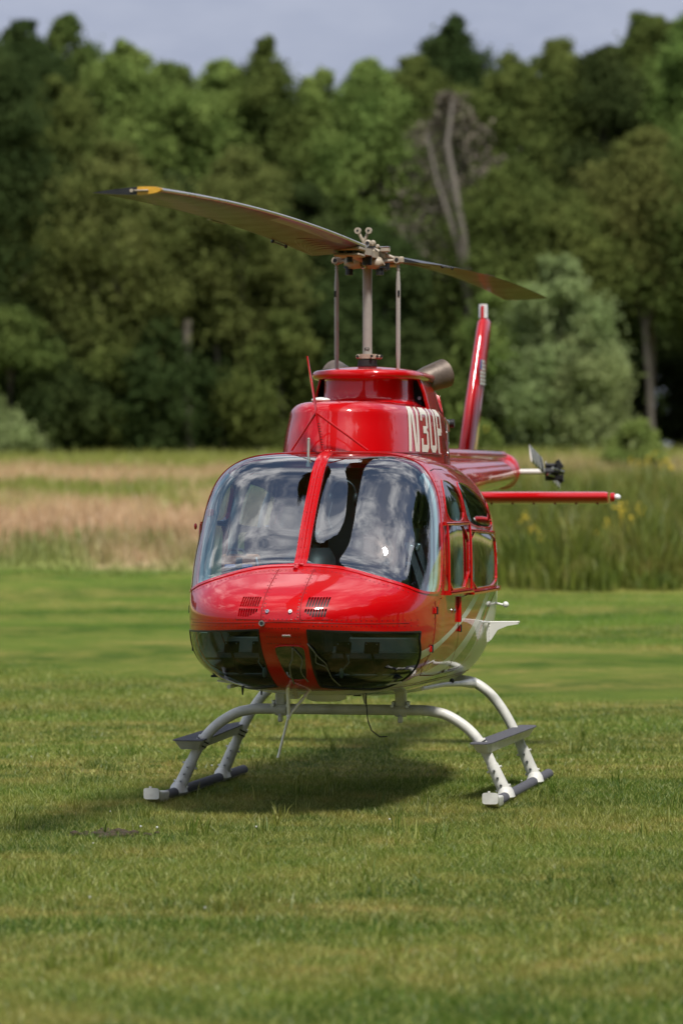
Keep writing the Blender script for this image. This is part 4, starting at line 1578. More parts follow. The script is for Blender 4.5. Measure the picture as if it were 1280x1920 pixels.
# exhaust pipes
for s in (1, -1):
    b = MB()
    p = [Vector((s * .10, 3.22, 2.44)), Vector((s * .19, 3.28, 2.49)), Vector((s * .27, 3.35, 2.535)), Vector((s * .36, 3.44, 2.575))]
    R_ = [.070, .076, .084, .092]
    b.tube(p, R_, 28, 0, False)
    b.tube([p[3], p[2], p[1]], [.087, .079, .070], 28, 1, False)
    t = (p[3] - p[2]).normalized(); u_ = t.orthogonal().normalized(); w_ = t.cross(u_)
    ro_ = [p[3] + (u_ * math.cos(k * math.pi / 14) + w_ * math.sin(k * math.pi / 14)) * .092 for k in range(28)]
    ri_ = [p[3] + (u_ * math.cos(k * math.pi / 14) + w_ * math.sin(k * math.pi / 14)) * .0865 for k in range(28)]
    b.add(ro_ + ri_, [(k, (k + 1) % 28, 28 + (k + 1) % 28, 28 + k) for k in range(28)])
    b.tube([q + Vector((0, -.001, .0)) for q in (p[1], p[2], p[3])], [.0, .0, .0], 4)
    H('exhaust_pipe', b, [M['exhaust'], M['black']])

# --- wire cutter and deflector along the windshield post
b = MB()
bl = [(-.105, 1.60, 2.34), (-.118, 1.62, 2.42)]
p0 = Vector((-.028, 1.33, 2.06)); p1 = Vector((-.124, 1.36, 2.61))
d_ = (p1 - p0)
w_ = [.026, .030, .032, .026, .016, .006]
rings = []
for i, q in enumerate(np.linspace(0, 1, 6)):
    c = p0 + d_ * q
    rings.append([c + Vector((-.005, -w_[i] * .2, 0)), c + Vector((0, -w_[i], 0)), c + Vector((.005, -w_[i] * .2, 0)), c + Vector((.005, w_[i], 0)), c + Vector((-.005, w_[i], 0))])
b.loft(rings, 0, True, True, False)
for sx, ax in ((-.225, 1.41), (.225, 1.41)):
    b.tube([p0 + d_ * .40, Vector((sx, ax, 2.062))], [.0065, .0065], 8)
for k in range(9):
    c = p0 + d_ * (.05 + k * .028)
    b.add([c + Vector((.004, -.03, 0)), c + Vector((.004, -.03, .010)), c + Vector((.022, -.034, .005)), c + Vector((.010, -.02, .005))], [(0, 1, 2), (0, 2, 3), (1, 3, 2), (0, 3, 1)], 1, False)
H('upper_wire_cutter', b, [M['red'], M['seam']])
b = MB()


def post_line(x):
    r = []
    for z in np.linspace(1.405, 2.02, 26):
        r.append(Vector((x, front_a(x, z, 1.6) - .016, z + .002)))
    r.append(Vector((x, 1.36, 2.058)))
    return r


for x in (-.016, .016):
    b.tube(post_line(x), .0055, 8)
pl = post_line(0.0)
b.tube([q + Vector((0, -.004, .002)) for q in pl], .006, 8)
for i in range(2, 26):
    q = pl[i]
    if i % 2 == 0:
        b.ball((.014, q.y - .004, q.z), .0042, 1, 6)
        b.ball((-.014, q.y - .004, q.z), .0042, 1, 6)
b.tube([Vector((-.005, .50, 1.405)), Vector((-.01, .47, 1.398)), Vector((-.012, .44, 1.385))], .014, 8)
H('wire_deflector', b, [M['red'], M['rivet']])
# thin thermometer stem over the left pane
b = MB(); b.cyl((-.095, 1.24, 1.98), (-.095, 1.26, 2.12), .0075, 10); b.ball((-.095, 1.26, 2.125), .009, 0, 8); b.cyl((-.095, 1.24, 1.965), (-.095, 1.24, 1.985), .012, 10)
H('outside_air_gauge', b, M['mast'])
b = MB(); b.box((-.66, 1.16, 1.70), (.05, .03, .04), 0, None, .008)
b.ball((-.725, 1.08, 1.62), .014, 0, 8, (.7, .7, 1.4))
H('door_hinge', b, M['red'])

# --- boom fittings
b = MB()
b.ball((.0, 8.60, 1.985), .135, 0, 24, (.95, 1.3, 1.05))
b.tube([(0, 8.3, 1.97), (0, 8.60, 1.98)], [.10, .12], 20, 0, False)
H('tail_gearbox_fairing', b, M['red'])
b = MB()
rr_ = random.Random(3)
b.tube([(0, 4.6, 2.075), (0, 8.5, 2.10)], [.05, .045], 12)
H('drive_shaft_cover', b, M['red'])


def airfoil(ch, th, n=14):
    xs_ = [(.5 - .5 * math.cos(math.pi * i / n)) for i in range(n + 1)]
    y_ = [5 * th * (.2969 * math.sqrt(x) - .126 * x - .3516 * x * x + .2843 * x ** 3 - .1036 * x ** 4) for x in xs_]
    up = [(x * ch, y * ch) for x, y in zip(xs_, y_)]
    lo_ = [(x * ch, -y * ch) for x, y in zip(xs_, y_)][1:-1][::-1]
    return up + lo_


# fin: leading edge swept aft towards its tip
b = MB()
rings = []
for (z, a0, ch, xc) in ((1.20, 7.95, .34, -.20), (1.60, 7.80, .50, -.20), (2.0, 7.72, .66, -.195), (2.5, 7.98, .60, -.170), (3.0, 8.28, .52, -.142), (3.13, 8.36, .48, -.136), (3.16, 8.40, .40, -.134)):
    af_ = airfoil(ch, .19 if z < 3.15 else .12)
    rings.append([(xc - v, a0 + u_, z) for u_, v in af_])
b.loft(rings, 0, True, True)
fin = H('tail_fin', b, M['red'])
b = MB()
b.cyl((-.134, 8.44, 3.16), (-.134, 8.44, 3.245), .036, 14, 1)
b.cyl((-.134, 8.44, 3.245), (-.134, 8.44, 3.265), .034, 14, 1)
b.box((-.134, 8.40, 3.20), (.022, .02, .10), 0)
H('anti_collision_light', b, [M['red'], M['lamp']], fin)
# flag on the fin side
fz = 2.72
b = MB()
for k in range(7):
    x_ = -.103 + .0
    b.box((-.104, 8.22 if k > 2 else 8.265, fz + .10 - k * .028), (.006, .22 if k > 2 else .13, .020), 0)
b.box((-.104, 8.125, fz + .075), (.0065, .07, .075), 1)
H('flag_marking', b, [M['white'], M['blue']], fin)

# horizontal stabiliser
b = MB()
rings = []
for x in (-1.075, -1.05, -.5, .0, .5, 1.05, 1.075):
    ch = .43 if abs(x) < 1.06 else .38
    af_ = airfoil(ch, .20)
    rings.append([(x, 6.15 + u_, 1.795 - .03 * u_ / ch - v) for u_, v in af_])
b.loft(rings, 0, True, True)
st_ = H('horizontal_stabiliser', b, M['red'])
for x in (1.085, -1.085):
    b = MB()
    b.cyl((x, 6.30, 1.79), (x + .03 * np.sign(x), 6.30, 1.79), .032, 12, 0)
    b.ball((x + .045 * np.sign(x), 6.30, 1.79), .024, 1, 10, (1.2, 1.2, 1))
    H('position_light', b, [M['red'], M['lamp']], st_)
for k in range(6):
    b = MB()
    b.box((.25 + k * .15, 6.24, 1.748), (.012, .02, .02))
    H('fairing_bracket', b, M['seam'], st_)

# --- tail rotor on the right of the picture
TRX = .33
b = MB()
b.cyl((.12, 8.62, 1.985), (TRX + .02, 8.62, 1.985), .022, 14)
tr = H('tail_rotor_shaft', b, M['white'])
b = MB()
for (y_, z_, r_) in ((0, 0, .036), (0, .05, .018), (0, -.05, .018), (.06, 0, .02), (-.06, .0, .02)):
    b.cyl((TRX - .01, 8.62 + y_, 1.985 + z_), (TRX + .09, 8.62 + y_, 1.985 + z_), r_, 10)
for k in range(5):
    b.box((TRX + .10, 8.60 + .03 * math.cos(k * 1.3), 1.985 + .06 * math.sin(k * 1.3)), (.07, .03, .035), 0, Matrix.Rotation(k, 3, 'Y'))
for s in (-1, 1):
    b.tube([(TRX + .13, 8.62, 1.985), (TRX + .06, 8.62 + s * .12, 1.985 + s * -.03)], .009, 6, 1)
    b.tube([(TRX + .12, 8.62, 1.985 + s * .05), (TRX + .02, 8.62 + s * .10, 1.985 + s * .02)], .009, 6, 1)
H('tail_rotor_hub', b, [M['black'], M['steel']])
for s in (-1, 1):                       # blades: one forward, one aft
    b = MB()
    rr2 = []
    segs = [.10, .16, .30, .38, .46, .54, .62, .70, .78, .83]
    tilt = R(7)
    mats_i = []
    for r_ in segs:
        tw = R(8)
        af_ = airfoil(.135, .12, 6)
        cy, cz = s * r_ * math.cos(tilt), -s * r_ * math.sin(tilt)
        rr2.append([(TRX - .01 + v * math.cos(tw) + (u_ - .034) * math.sin(tw) * -1, 8.62 + cy, 1.985 + cz + (u_ - .034) * math.cos(tw) - v * math.sin(tw)) for u_, v in af_])
    for i in range(len(segs) - 1):
        b.loft([rr2[i], rr2[i + 1]], (i % 2), True, i in (0, len(segs) - 2))
    H('tail_rotor_blade', b, [M['white'], M['black']])

# --- mast, links, hub, blades
MA = 2.66
b = MB(); b.cyl((0, MA, 2.55), (0, MA, 3.28), .0295, 28)
b.box((.003, MA - .030, 2.70), (.028, .003, .014), 1); b.box((.004, MA - .0315, 2.70), (.018, .002, .006), 0)
mast = H('rotor_mast', b, [M['mast'], M['black']])
b = MB()
b.cyl((0, MA, 2.58), (0, MA, 2.632), .058, 24, 1); b.cyl((0, MA, 2.594), (0, MA, 2.605), .062, 24, 1); b.cyl((0, MA, 2.64), (0, MA, 2.668), .060, 24, 0)
b.box((.045, MA, 2.65), (.09, .05, .026), 0, None, .006); b.box((-.035, MA - .03, 2.652), (.06, .03, .026), 0, None, .006)
for (x_, y_) in ((-.052, -.045), (.038, -.058), (.068, -.03), (.092, -.02)):
    b.cyl((x_, MA + y_, 2.654), (x_, MA + y_ - .012, 2.654), .0085, 8, 2)
H('mast_collar', b, [M['tan'], M['rubber'], M['black']], mast)
for s in (-1, 1):
    b = MB()
    x_ = s * .192
    b.tube([(x_, MA, 2.50), (x_, MA, 2.60), (x_, MA, 2.66), (x_, MA, 3.10), (x_, MA, 3.17), (x_, MA, 3.19), (x_, MA, 3.22)], [.010, .011, .0145, .0145, .010, .008, .008], 14)
    b.cyl((x_, MA, 3.185), (x_, MA, 3.195), .012, 8)
    b.cyl((x_, MA, 3.20), (x_, MA, 3.207), .012, 8)
    b.ball((x_, MA, 3.235), .021, 0, 12)
    b.cyl((x_ - .03, MA, 3.237), (x_ + .03, MA, 3.237), .008, 8)
    b.box((x_ + .006 * s, MA - .016, 3.04), (.012, .004, .036), 1)
    H('pitch_link', b, [M['mast'], M['black']], mast)

BA = R(12.7 - 10.5)          # direction of the blades in the helicopter's own frame
ur = Vector((-math.sin(BA), -math.cos(BA), 0))         # towards the near tip
ut = Vector((math.cos(BA), -math.sin(BA), 0))          # right of the near blade


def hubp(r_, t_, z_):
    return Vector((0, MA, 3.275)) + ur * r_ + ut * t_ + Vector((0, 0, z_))


hub_rot = Matrix((ut, ur, Vector((0, 0, 1)))).transposed()
b = MB()
# yoke
for s in (-1, 1):
    pl_ = [(-.085, .05), (.085, .05), (.075, .20), (.10, .34), (.085, .44), (-.085, .44), (-.10, .34), (-.075, .20)]
    b.prism(pl_, 2, -.018, .022, 0, lambda u_, v_, w_, s=s: hubp(s * v_, u_, w_ - .005))
    b.cyl(hubp(s * .06, 0, -.01), hubp(s * .50, 0, .0), .045, 16, 0, .038)
    # grip with drag brace and bolts
    b.box(hubp(s * .50, 0, .008), (.17, .20, .026), 0, hub_rot, .008)
    b.box(hubp(s * .50, 0, -.030), (.16, .18, .018), 0, hub_rot, .006)
    b.cyl(hubp(s * .50, .0, -.070), hubp(s * .50, .0, .035), .018, 12, 1)
    b.cyl(hubp(s * .50, .0, .022), hubp(s * .50, .0, .034), .030, 12, 0)
    b.cyl(hubp(s * .26, .055, -.075), hubp(s * .26, .055, -.02), .030, 14, 1)
    b.cyl(hubp(s * .26, -.055, -.065), hubp(s * .26, -.055, -.02), .026, 14, 0)
b.cyl(hubp(0, -.12, 0), hubp(0, .12, 0), .034, 16, 0)
b.box(hubp(0, 0, .0), (.15, .17, .085), 0, hub_rot, .018)
b.cyl((0, MA, 3.20), (0, MA, 3.355), .036, 18, 0)
b.cyl((0, MA, 3.30), (0, MA, 3.335), .050, 8, 1)
b.box(hubp(.12, -.10, .045), (.16, .20, .020), 0, hub_rot, .006)
b.cyl(hubp(.18, -.11, .05), hubp(.18, -.11, .075), .014, 8, 1)
b.cyl(hubp(.10, -.14, .05), hubp(.10, -.14, .075), .012, 8, 0)
# lower plates and black nuts under the hub
for (x_, y_) in ((-.095, -.10), (.088, -.06)):
    b.tube([(x_ * .25, MA + y_, 3.235), (x_, MA + y_, 3.222), (x_ * 1.25, MA + y_, 3.232)], [.045, .040, .024], 14, 0, True, 1.2)
    b.cyl((x_, MA + y_, 3.150), (x_, MA + y_, 3.205), .024, 12, 1)
    b.cyl((x_, MA + y_, 3.192), (x_, MA + y_, 3.202), .034, 12, 1)
# pitch horns reaching the links
for s in (-1, 1):
    tip = Vector((s * .192, MA - .01, 3.245))
    for z0 in (.035, -.045):
        b.tube([Vector((s * .045, MA - .03, 3.275 + z0)), tip], [.012, .011], 8, 0)
    b.add([Vector((s * .05, MA - .028, 3.300)), Vector((s * .05, MA - .028, 3.235)), tip, Vector((s * .05, MA - .018, 3.300)), Vector((s * .05, MA - .018, 3.235)), tip + Vector((0, .01, 0))], [(0, 1, 2), (3, 5, 4), (0, 2, 5, 3), (1, 4, 5, 2)], 0, False)
    b.cyl(tip + Vector((-.004, -.026, 0)), tip + Vector((-.004, .026, 0)), .022, 14, 0)
    b.cyl(tip + Vector((-.004, -.029, 0)), tip + Vector((-.004, -.024, 0)), .012, 10, 1)
    b.box(tip + Vector((.022, 0, 0)), (.030, .034, .040), 0, None, .006)
# V of balance rollers on top
for s in (-1, 1):
    c = Vector((-.018 + s * .034, MA - .04, 3.425))
    b.tube([Vector((-.012 - s * .012, MA - .03, 3.330)), Vector((-.018 + s * .016, MA - .035, 3.385)), c], [.013, .010, .009], 8, 0)
    b.cyl(c + Vector((0, -.014, 0)), c + Vector((0, .014, 0)), .020, 16, 0)
    b.cyl(c + Vector((0, -.017, 0)), c + Vector((0, -.013, 0)), .007, 8, 1)
for (x_, y_, z_, r_) in ((.020, -.09, 3.345, .022), (.050, -.085, 3.345, .019), (.078, -.08, 3.325, .014), (-.030, -.10, 3.300, .024), (.010, -.105, 3.285, .020)):
    b.ball((x_, MA + y_, z_), r_, 0, 10)
    b.cyl((x_, MA + y_ - .022, z_), (x_, MA + y_ + .02, z_), r_ * .55, 8, 1 if x_ < .03 else 0)
b.box((.120, MA - .05, 3.305), (.055, .06, .028), 0, None, .005)
b.box((.118, MA - .05, 3.322), (.060, .065, .006), 2, None, .002)
b.tube([(.02, MA - .11, 3.29), (.03, MA - .12, 3.25), (.0, MA - .12, 3.215), (.01, MA - .115, 3.195), (-.015, MA - .11, 3.19)], .0055, 6, 2)
b.tube([(-.04, MA - .10, 3.31), (-.01, MA - .12, 3.30), (.03, MA - .11, 3.33), (.02, MA - .1, 3.36)], .004, 6, 2)
H('rotor_hub', b, [M['tan'], M['black'], M['steel']], mast)


def blade(s):
    """s = 1 near blade, -1 far blade"""
    n = 44
    rs = np.linspace(.42, 5.08, n)
    af_ = airfoil(.35, .11, 10)
    nf = len(af_)
    rings = []
    for r_ in rs:
        z_ = .040 * r_ - .0078 * r_ * r_
        pit = R(9.5 - 8.0 * r_ / 5.08)
        ring = []
        for u_, v_ in af_:
            # leading edge is to the right of the near blade and to the left of the far one
            c_ = .090 - u_
            t_ = c_ * math.cos(pit) + v_ * math.sin(pit)
            zz = c_ * math.sin(pit) + v_ * math.cos(pit)
            if v_ < 0: pass
            ring.append(Vector((0, MA, 3.275)) + ur * (s * r_) + ut * (s * t_) + Vector((0, 0, z_ + zz)))
        rings.append(ring)
    b = MB()
    V_ = [p for g_ in rings for p in g_]
    F_ = []; mi = []
    nu_ = 11
    for i in range(n - 1):
        for k in range(nf):
            k2 = (k + 1) % nf
            F_.append((i * nf + k, i * nf + k2, (i + 1) * nf + k2, (i + 1) * nf + k))
            upper = k < 10
            u_ = (af_[k][0] + af_[k2][0]) / 2 / .33
            if u_ < .035: m_ = 2
            elif upper: m_ = 1
            elif u_ < .22 and i < n * .45: m_ = 3
            else: m_ = 0
            mi.append(m_)
    o = len(b.v)
    b.v += [tuple(p) for p in V_]; b.f += F_; b.m += mi; b.s += [True] * len(F_)
    b.add(rings[0], [tuple(range(nf))], 1, False)
    bo = b.build('rotor_blade', [M['blade'], M['bladetop'], M['erosion'], M['bladered']], heli)
    # tip cap: yellow at the leading part, black behind
    b = MB()
    last = rings[-1]; outw = ur * (s * .006)
    sc_ = [p + outw + (p - last[0]).normalized() * 0.0 for p in last]
    lead = [i for i in range(nf) if af_[i][0] < .13]
    b.add([tuple(p) for p in sc_], [tuple(range(nf))], 1, False)
    b.loft([[tuple(p) for p in last], [tuple(p) for p in sc_]], 1, True, False)
    po = [p + ur * (s * .010) for p in last]
    li = sorted(lead, key=lambda i: i if i < 10 else i - nf)
    b.add([tuple(po[i]) for i in li], [tuple(range(len(li)))], 0, False)
    b.loft([[tuple(last[i] + Vector((0, 0, .001 if af_[i][1] > 0 else -.001))) for i in li], [tuple(po[i]) for i in li]], 0, True, False)
    # yellow band round the leading part of the tip
    b2 = []
    for q in (0, 1):
        rg_ = []
        for i in li:
            p = rings[-1][i].lerp(rings[-2][i], .22 * q)
            rg_.append(tuple(p + Vector((0, 0, .0015 if af_[i][1] > 0 else -.0015)) + ut * (s * (.002 if af_[i][0] < .01 else 0))))
        b2.append(rg_)
    b.loft(b2, 0, False, False)
    m0 = (last[li[0]] + last[li[-1]]) / 2
    c = (last[0] * .72 + last[10] * .28)
    b.box(c + ur * (s * .016), (.07, .012, .008), 2, hub_rot, .002)
    b.cyl(c + ur * (s * .010) + ut * -.05, c + ur * (s * .022) + ut * -.05, .009, 8, 2)
    H('tip_cap', b, [M['yellow'], M['bladetop'], M['tan']], bo)
    # bonded doubler plates at the root, and trim tabs at the trailing edge
    b = MB()
    for j, L_ in enumerate((1.42, 1.26, 1.12, 1.0, .88, .76)):
        outl = []
        m_ = 26
        for k in range(m_ + 1):
            q = k / m_
            r_ = .50 + (L_ - .50) * math.sin(q * math.pi) ** .7
            c_ = -.235 + q * .29
            zc = .040 * r_ - .0078 * r_ * r_
            pit = R(9.5 - 8.0 * r_ / 5.08)
            th_ = 5 * .115 * .33 * (.2969 * math.sqrt(max(0, (.083 - c_) / .33)) - .126 * (.083 - c_) / .33 - .3516 * ((.083 - c_) / .33) ** 2 + .2843 * ((.083 - c_) / .33) ** 3 - .1036 * ((.083 - c_) / .33) ** 4)
            outl.append(Vector((0, MA, 3.275)) + ur * (s * r_) + ut * (s * (c_ * math.cos(pit) - th_ * math.sin(pit))) + Vector((0, 0, zc + c_ * math.sin(pit) - th_ * math.cos(pit) - .0005)))
        b.tube(outl, .0022, 4, 0, False)
    H('doubler_edge', b, M['bladered'], bo)
    b = MB()
    for (ra, rb, ex) in ((2.55, 2.85, .022),):
        pa, pb = rings[int((ra - .42) / 4.66 * (n - 1))][10], rings[max(int((rb - .42) / 4.66 * (n - 1)), int((ra - .42) / 4.66 * (n - 1)) + 1)][10]
        e_ = ut * (-s * ex)
        b.add([pa, pb, pb + e_, pa + e_, pa + Vector((0, 0, -.003)), pb + Vector((0, 0, -.003)), pb + e_ + Vector((0, 0, -.003)), pa + e_ + Vector((0, 0, -.003))],
              [(0, 1, 2, 3), (7, 6, 5, 4), (0, 4, 5, 1), (1, 5, 6, 2), (2, 6, 7, 3), (3, 7, 4, 0)], 0, False)
    H('trim_tab', b, [M['blade'], M['black']], bo)
    b = MB()
    b.ball(tuple(rings[6][10] + Vector((0, 0, -.008))), .012, 1, 6); b.ball(tuple(rings[9][10] + Vector((0, 0, -.008))), .012, 1, 6)
    b.tube([rings[6][10] + Vector((0, 0, -.008)), rings[9][10] + Vector((0, 0, -.008))], .004, 6, 1)
    H('balance_bolt', b, [M['blade'], M['black']], bo)


blade(1); blade(-1)

# --- landing gear
FXZ = [(.0, .532), (.48, .532), (.60, .515), (.70, .468), (.79, .395), (.86, .300), (.915, .19), (.965, .085), (.985, .045)]
RXZ = [(.0, .66), (.50, .655), (.585, .645), (.69, .585), (.79, .465), (.865, .33), (.92, .21), (.965, .11), (.99, .05)]


def smooth_line(pts, n=60):
    d = [0]
    for i in range(1, len(pts)):
        d.append(d[-1] + math.hypot(pts[i][0] - pts[i - 1][0], pts[i][1] - pts[i - 1][1]))
    fx, fz_ = pch(d, [p[0] for p in pts]), pch(d, [p[1] for p in pts])
    return [(float(fx(q)), float(fz_(q))) for q in np.linspace(0, d[-1], n)]


for nm, XZ, a, r_ in (('front', FXZ, 1.77, .031), ('rear', RXZ, 3.02, .031)):
    line = smooth_line(XZ)
    pts = [(-x, a, z) for x, z in line[::-1]] + [(x, a, z) for x, z in line[1:]]
    b = MB()
    b.tube(pts, r_, 20)
    ct = H('cross_tube', b, M['gear'])
    for s in (-1, 1):
        # sleeve with bolts at the foot, and the saddle on the skid
        (x0, z0), (x1, z1) = line[-1], line[int(len(line) * .84)]
        b = MB()
        b.tube([(s * x0, a, z0), (s * (x0 * .5 + x1 * .5), a, z0 * .5 + z1 * .5), (s * x1, a, z1)], [.040, .037, .0355], 18)
        d = Vector((x1 - x0, 0, z1 - z0)); 
        for q in (.30, .55, .80):
            c = Vector((s * (x0 + d.x * q), a, z0 + d.z * q))
            b.cyl(c + Vector((0, -.045, 0)), c + Vector((0, -.033, 0)), .009, 8, 1)
            b.cyl(c + Vector((0, -.047, 0)), c + Vector((0, -.0445, 0)), .004, 6, 2)
        nx = Vector((d.z, 0, -d.x)).normalized()
        for q in (.2, .85):
            c = Vector((s * (x0 + d.x * q), a, z0 + d.z * q))
            for s2 in (-1, 1):
                nn_ = Vector((nx.x * s, 0, nx.z)) * s2
                b.cyl(c + nn_ * .034, c + nn_ * .048, .007, 8, 0)
        b.loft([[(s * x0 + .055 * math.cos(t) * 1.0, a + .10 * math.sin(t), .030) for t in np.linspace(0, 2 * math.pi, 17)[:-1]],
                [(s * x0 + .045 * math.cos(t), a + .07 * math.sin(t), .066) for t in np.linspace(0, 2 * math.pi, 17)[:-1]],
                [(s * x0 - s * .006 + .036 * math.cos(t), a + .040 * math.sin(t), .088) for t in np.linspace(0, 2 * math.pi, 17)[:-1]]], 0)
        H('foot_sleeve', b, [M['gear'], M['steel'], M['black']], ct)
    if nm == 'front':
        for s in (-1, 1):
            x_ = s * .36
            b = MB()
            b.box((x_, a, .610), (.062, .07, .11), 0, None, .008)
            b.tube([(x_ - .033, a, .532), (x_ + .033, a, .532)], .040, 18)
            b.box((x_, a - .02, .478), (.026, .04, .045), 0, None, .006)
            for s2 in (-1, 1):
                b.box((x_ + s2 * .042, a, .56), (.022, .05, .05), 1, None, .006)
                b.cyl((x_ + s2 * .045, a - .05, .556), (x_ + s2 * .045, a - .03, .556), .011, 8, 1)
            H('gear_attachment', b, [M['gear'], M['steel']], ct)
    else:
        b = MB()
        for s in (-1, 1):
            b.tube([(s * .60, a, .635), (s * .60, a - .5, .655), (s * .60, a - 1.15, .680), (s * .57, a - 1.75, .685)], [.034, .018, .014, .012], 12)
            b.ball((s * .61, a - .9, .69), .016, 1, 8)
        H('tube_fairing', b, [M['gear'], M['black']], ct)

for s in (-1, 1):
    x_ = s * .99
    b = MB()
    ys_ = np.linspace(1.36, 3.62, 24)
    b.tube([(x_, y_, .030) for y_ in ys_], [.029] * 24, 18, 0)
    b.tube([(x_, 3.60, .030), (x_, 3.66, .036)], [.029, .018], 16, 0)
    sk = H('skid_tube', b, M['gear'])
    # grey grip coat on the upper part
    b = MB()
    for (ya, yb) in ((1.40, 1.67), (1.87, 2.92), (3.12, 3.66)):
        rings = []
        for y_ in np.linspace(ya, yb, 8):
            rings.append([(x_ + .0315 * math.cos(t), y_, .031 + .0315 * math.sin(t)) for t in np.linspace(R(-28), R(208), 15)])
        b.loft(rings, 0, False, False)
        b.add(rings[0], [tuple(range(15))], 0, False); b.add(rings[-1], [tuple(range(15))[::-1]], 0, False)
    H('grip_coat', b, M['grip'], sk)
    b = MB()
    rings = []
    for (y_, zc, w_, h_) in ((1.42, .034, .031, .031), (1.30, .036, .033, .032), (1.20, .044, .038, .032), (1.13, .058, .043, .033), (1.09, .070, .046, .033)):
        rings.append([(x_ + w_ * np.sign(math.cos(t)) * abs(math.cos(t)) ** .36, y_, zc + h_ * np.sign(math.sin(t)) * abs(math.sin(t)) ** .36) for t in np.linspace(0, 2 * math.pi, 25)[:-1]])
    b.loft(rings, 0)
    b.cyl((x_ - .01, 1.11, .098), (x_ - .01, 1.11, .110), .008, 8, 0)
    H('toe_cap', b, M['gear'], sk)
    b = MB()
    b.box((x_, 2.5, .006), (.03, 2.0, .012), 0, None, .003)
    H('wear_shoe', b, M['steel'], sk)

    # boarding step between the two legs: a flat plate with a channel beam below it
    def zst(y_):
        return .350 + (y_ - 1.6) * .010
    plan = [(.790, 1.64), (.80, 1.60), (.895, 1.60), (.915, 1.68), (.985, 3.12), (.965, 3.22), (.875, 3.22), (.86, 3.1)]
    if s < 0:      # the same part turned round: full width in front, tapered behind
        plan = [(.80, 1.60), (.97, 1.60), (.99, 1.64), (.985, 2.3), (.96, 3.0), (.93, 3.2), (.86, 3.2), (.82, 2.2)]
    b = MB()
    n_ = len(plan)
    b.add([(s * x, y_, zst(y_)) for x, y_ in plan] + [(s * x, y_, zst(y_) - .006) for x, y_ in plan],
          [tuple(range(n_)), tuple(range(n_, 2 * n_))[::-1]] + [(i, (i + 1) % n_, n_ + (i + 1) % n_, n_ + i) for i in range(n_)], 0, False)
    stp = H('boarding_step', b, M['grip'])
    b = MB()
    cxp, cyp = sum(p[0] for p in plan) / n_, 2.4
    top = [(s * (cxp + (x - cxp) * .93), cyp + (y_ - cyp) * .985) for x, y_ in plan]
    bot = [(s * (cxp + (x - cxp) * .62), cyp + (y_ - cyp) * .90) for x, y_ in plan]
    b.add([(x, y_, zst(y_) - .0065) for x, y_ in top] + [(x, y_, zst(y_) - .060) for x, y_ in bot],
          [tuple(range(n_)), tuple(range(n_, 2 * n_))[::-1]] + [(i, (i + 1) % n_, n_ + (i + 1) % n_, n_ + i) for i in range(n_)], 0, False)
    H('step_beam', b, M['gear'], stp)
    for (a_, xc, zc) in ((1.77, .842, .330), (3.02, .872, .318)):
        b = MB()
        t = Vector((.06 if a_ < 2 else .055, 0, -.095)).normalized()
        c = Vector((xc, a_, zc))
        c = Vector((s * c.x, c.y, c.z)); t = Vector((s * t.x, 0, t.z))
        b.tube([c - t * .03, c + t * .03], .038, 16, 0)
        b.tube([c - t * .018, c - t * .010], .041, 16, 1); b.tube([c + t * .010, c + t * .018], .041, 16, 1)
        H('step_clamp', b, [M['gear'], M['black']], stp)

# --- lower wire cutter
b = MB()
j = Vector((-.085, .62, .555))
for p_ in ((-.095, .60, .79), (-.065, .50, .775), (.06, .64, .735)):
    b.tube([p_, j], [.0085, .0085], 8)
b.ball(j, .015, 0, 8); b.ball(j + Vector((.0, -.012, -.015)), .010, 0, 8)
tipc = Vector((-.135, .56, .325))
d = tipc - j
rings = []
for q, w2 in ((0, .020), (.3, .018), (1, .010)):
    c = j + d * q
    rings.append([c + Vector((-.006, -w2 * .4, 0)), c + Vector((0, -w2, 0)), c + Vector((.006, -w2 * .4, 0)), c + Vector((.006, w2, 0)), c + Vector((-.006, w2, 0))])
b.loft(rings, 0, True, True, False)
H('lower_wire_cutter', b, M['white'])
b = MB()
c0 = Vector((-.055, .52, .79)); c1 = Vector((-.035, .60, .66))
b.box((c0 + c1) / 2, (.020, .012, .16), 0, (c1 - c0).to_track_quat('Z', 'Y').to_matrix(), .002)
for k in range(9):
    c = c0.lerp(c1, k / 8)
    b.add([c + Vector((-.008, -.008, .006)), c + Vector((-.008, -.008, -.006)), c + Vector((-.026, -.014, 0)), c + Vector((-.008, .002, 0))], [(0, 1, 2), (0, 2, 3), (1, 3, 2), (0, 3, 1)], 0, False)
    b.add([c + Vector((.008, -.008, .006)), c + Vector((.008, -.008, -.006)), c + Vector((.026, -.014, 0)), c + Vector((.008, .002, 0))], [(0, 2, 1), (0, 3, 2), (1, 2, 3), (0, 1, 3)], 0, False)
H('cutter_teeth', b, simple('dusty_cutter_steel', (.40, .37, .26), .5, metal=.4))
# loose cables on the lower nose
b = MB()


def fcable(pts, r=.0038, off=.008):
    q = smooth_line([(x, z) for x, z in pts], 16)
    b.tube([front_pt(x, z, off)[0] for x, z in q], r, 6)


fcable([(.045, .965), (.03, .90), (.005, .86), (-.005, .80), (-.01, .755)], .005)
fcable([(.055, .955), (.085, .90), (.06, .83), (.075, .77)], .004)
fcable([(.13, .99), (.165, .93), (.155, .885), (.20, .86), (.215, .82)], .003)
fcable([(.13, .99), (.18, .91), (.21, .87), (.215, .80), (.24, .745)], .003)
H('loose_cable', b, simple('grey_cable', (.16, .16, .15), .5))

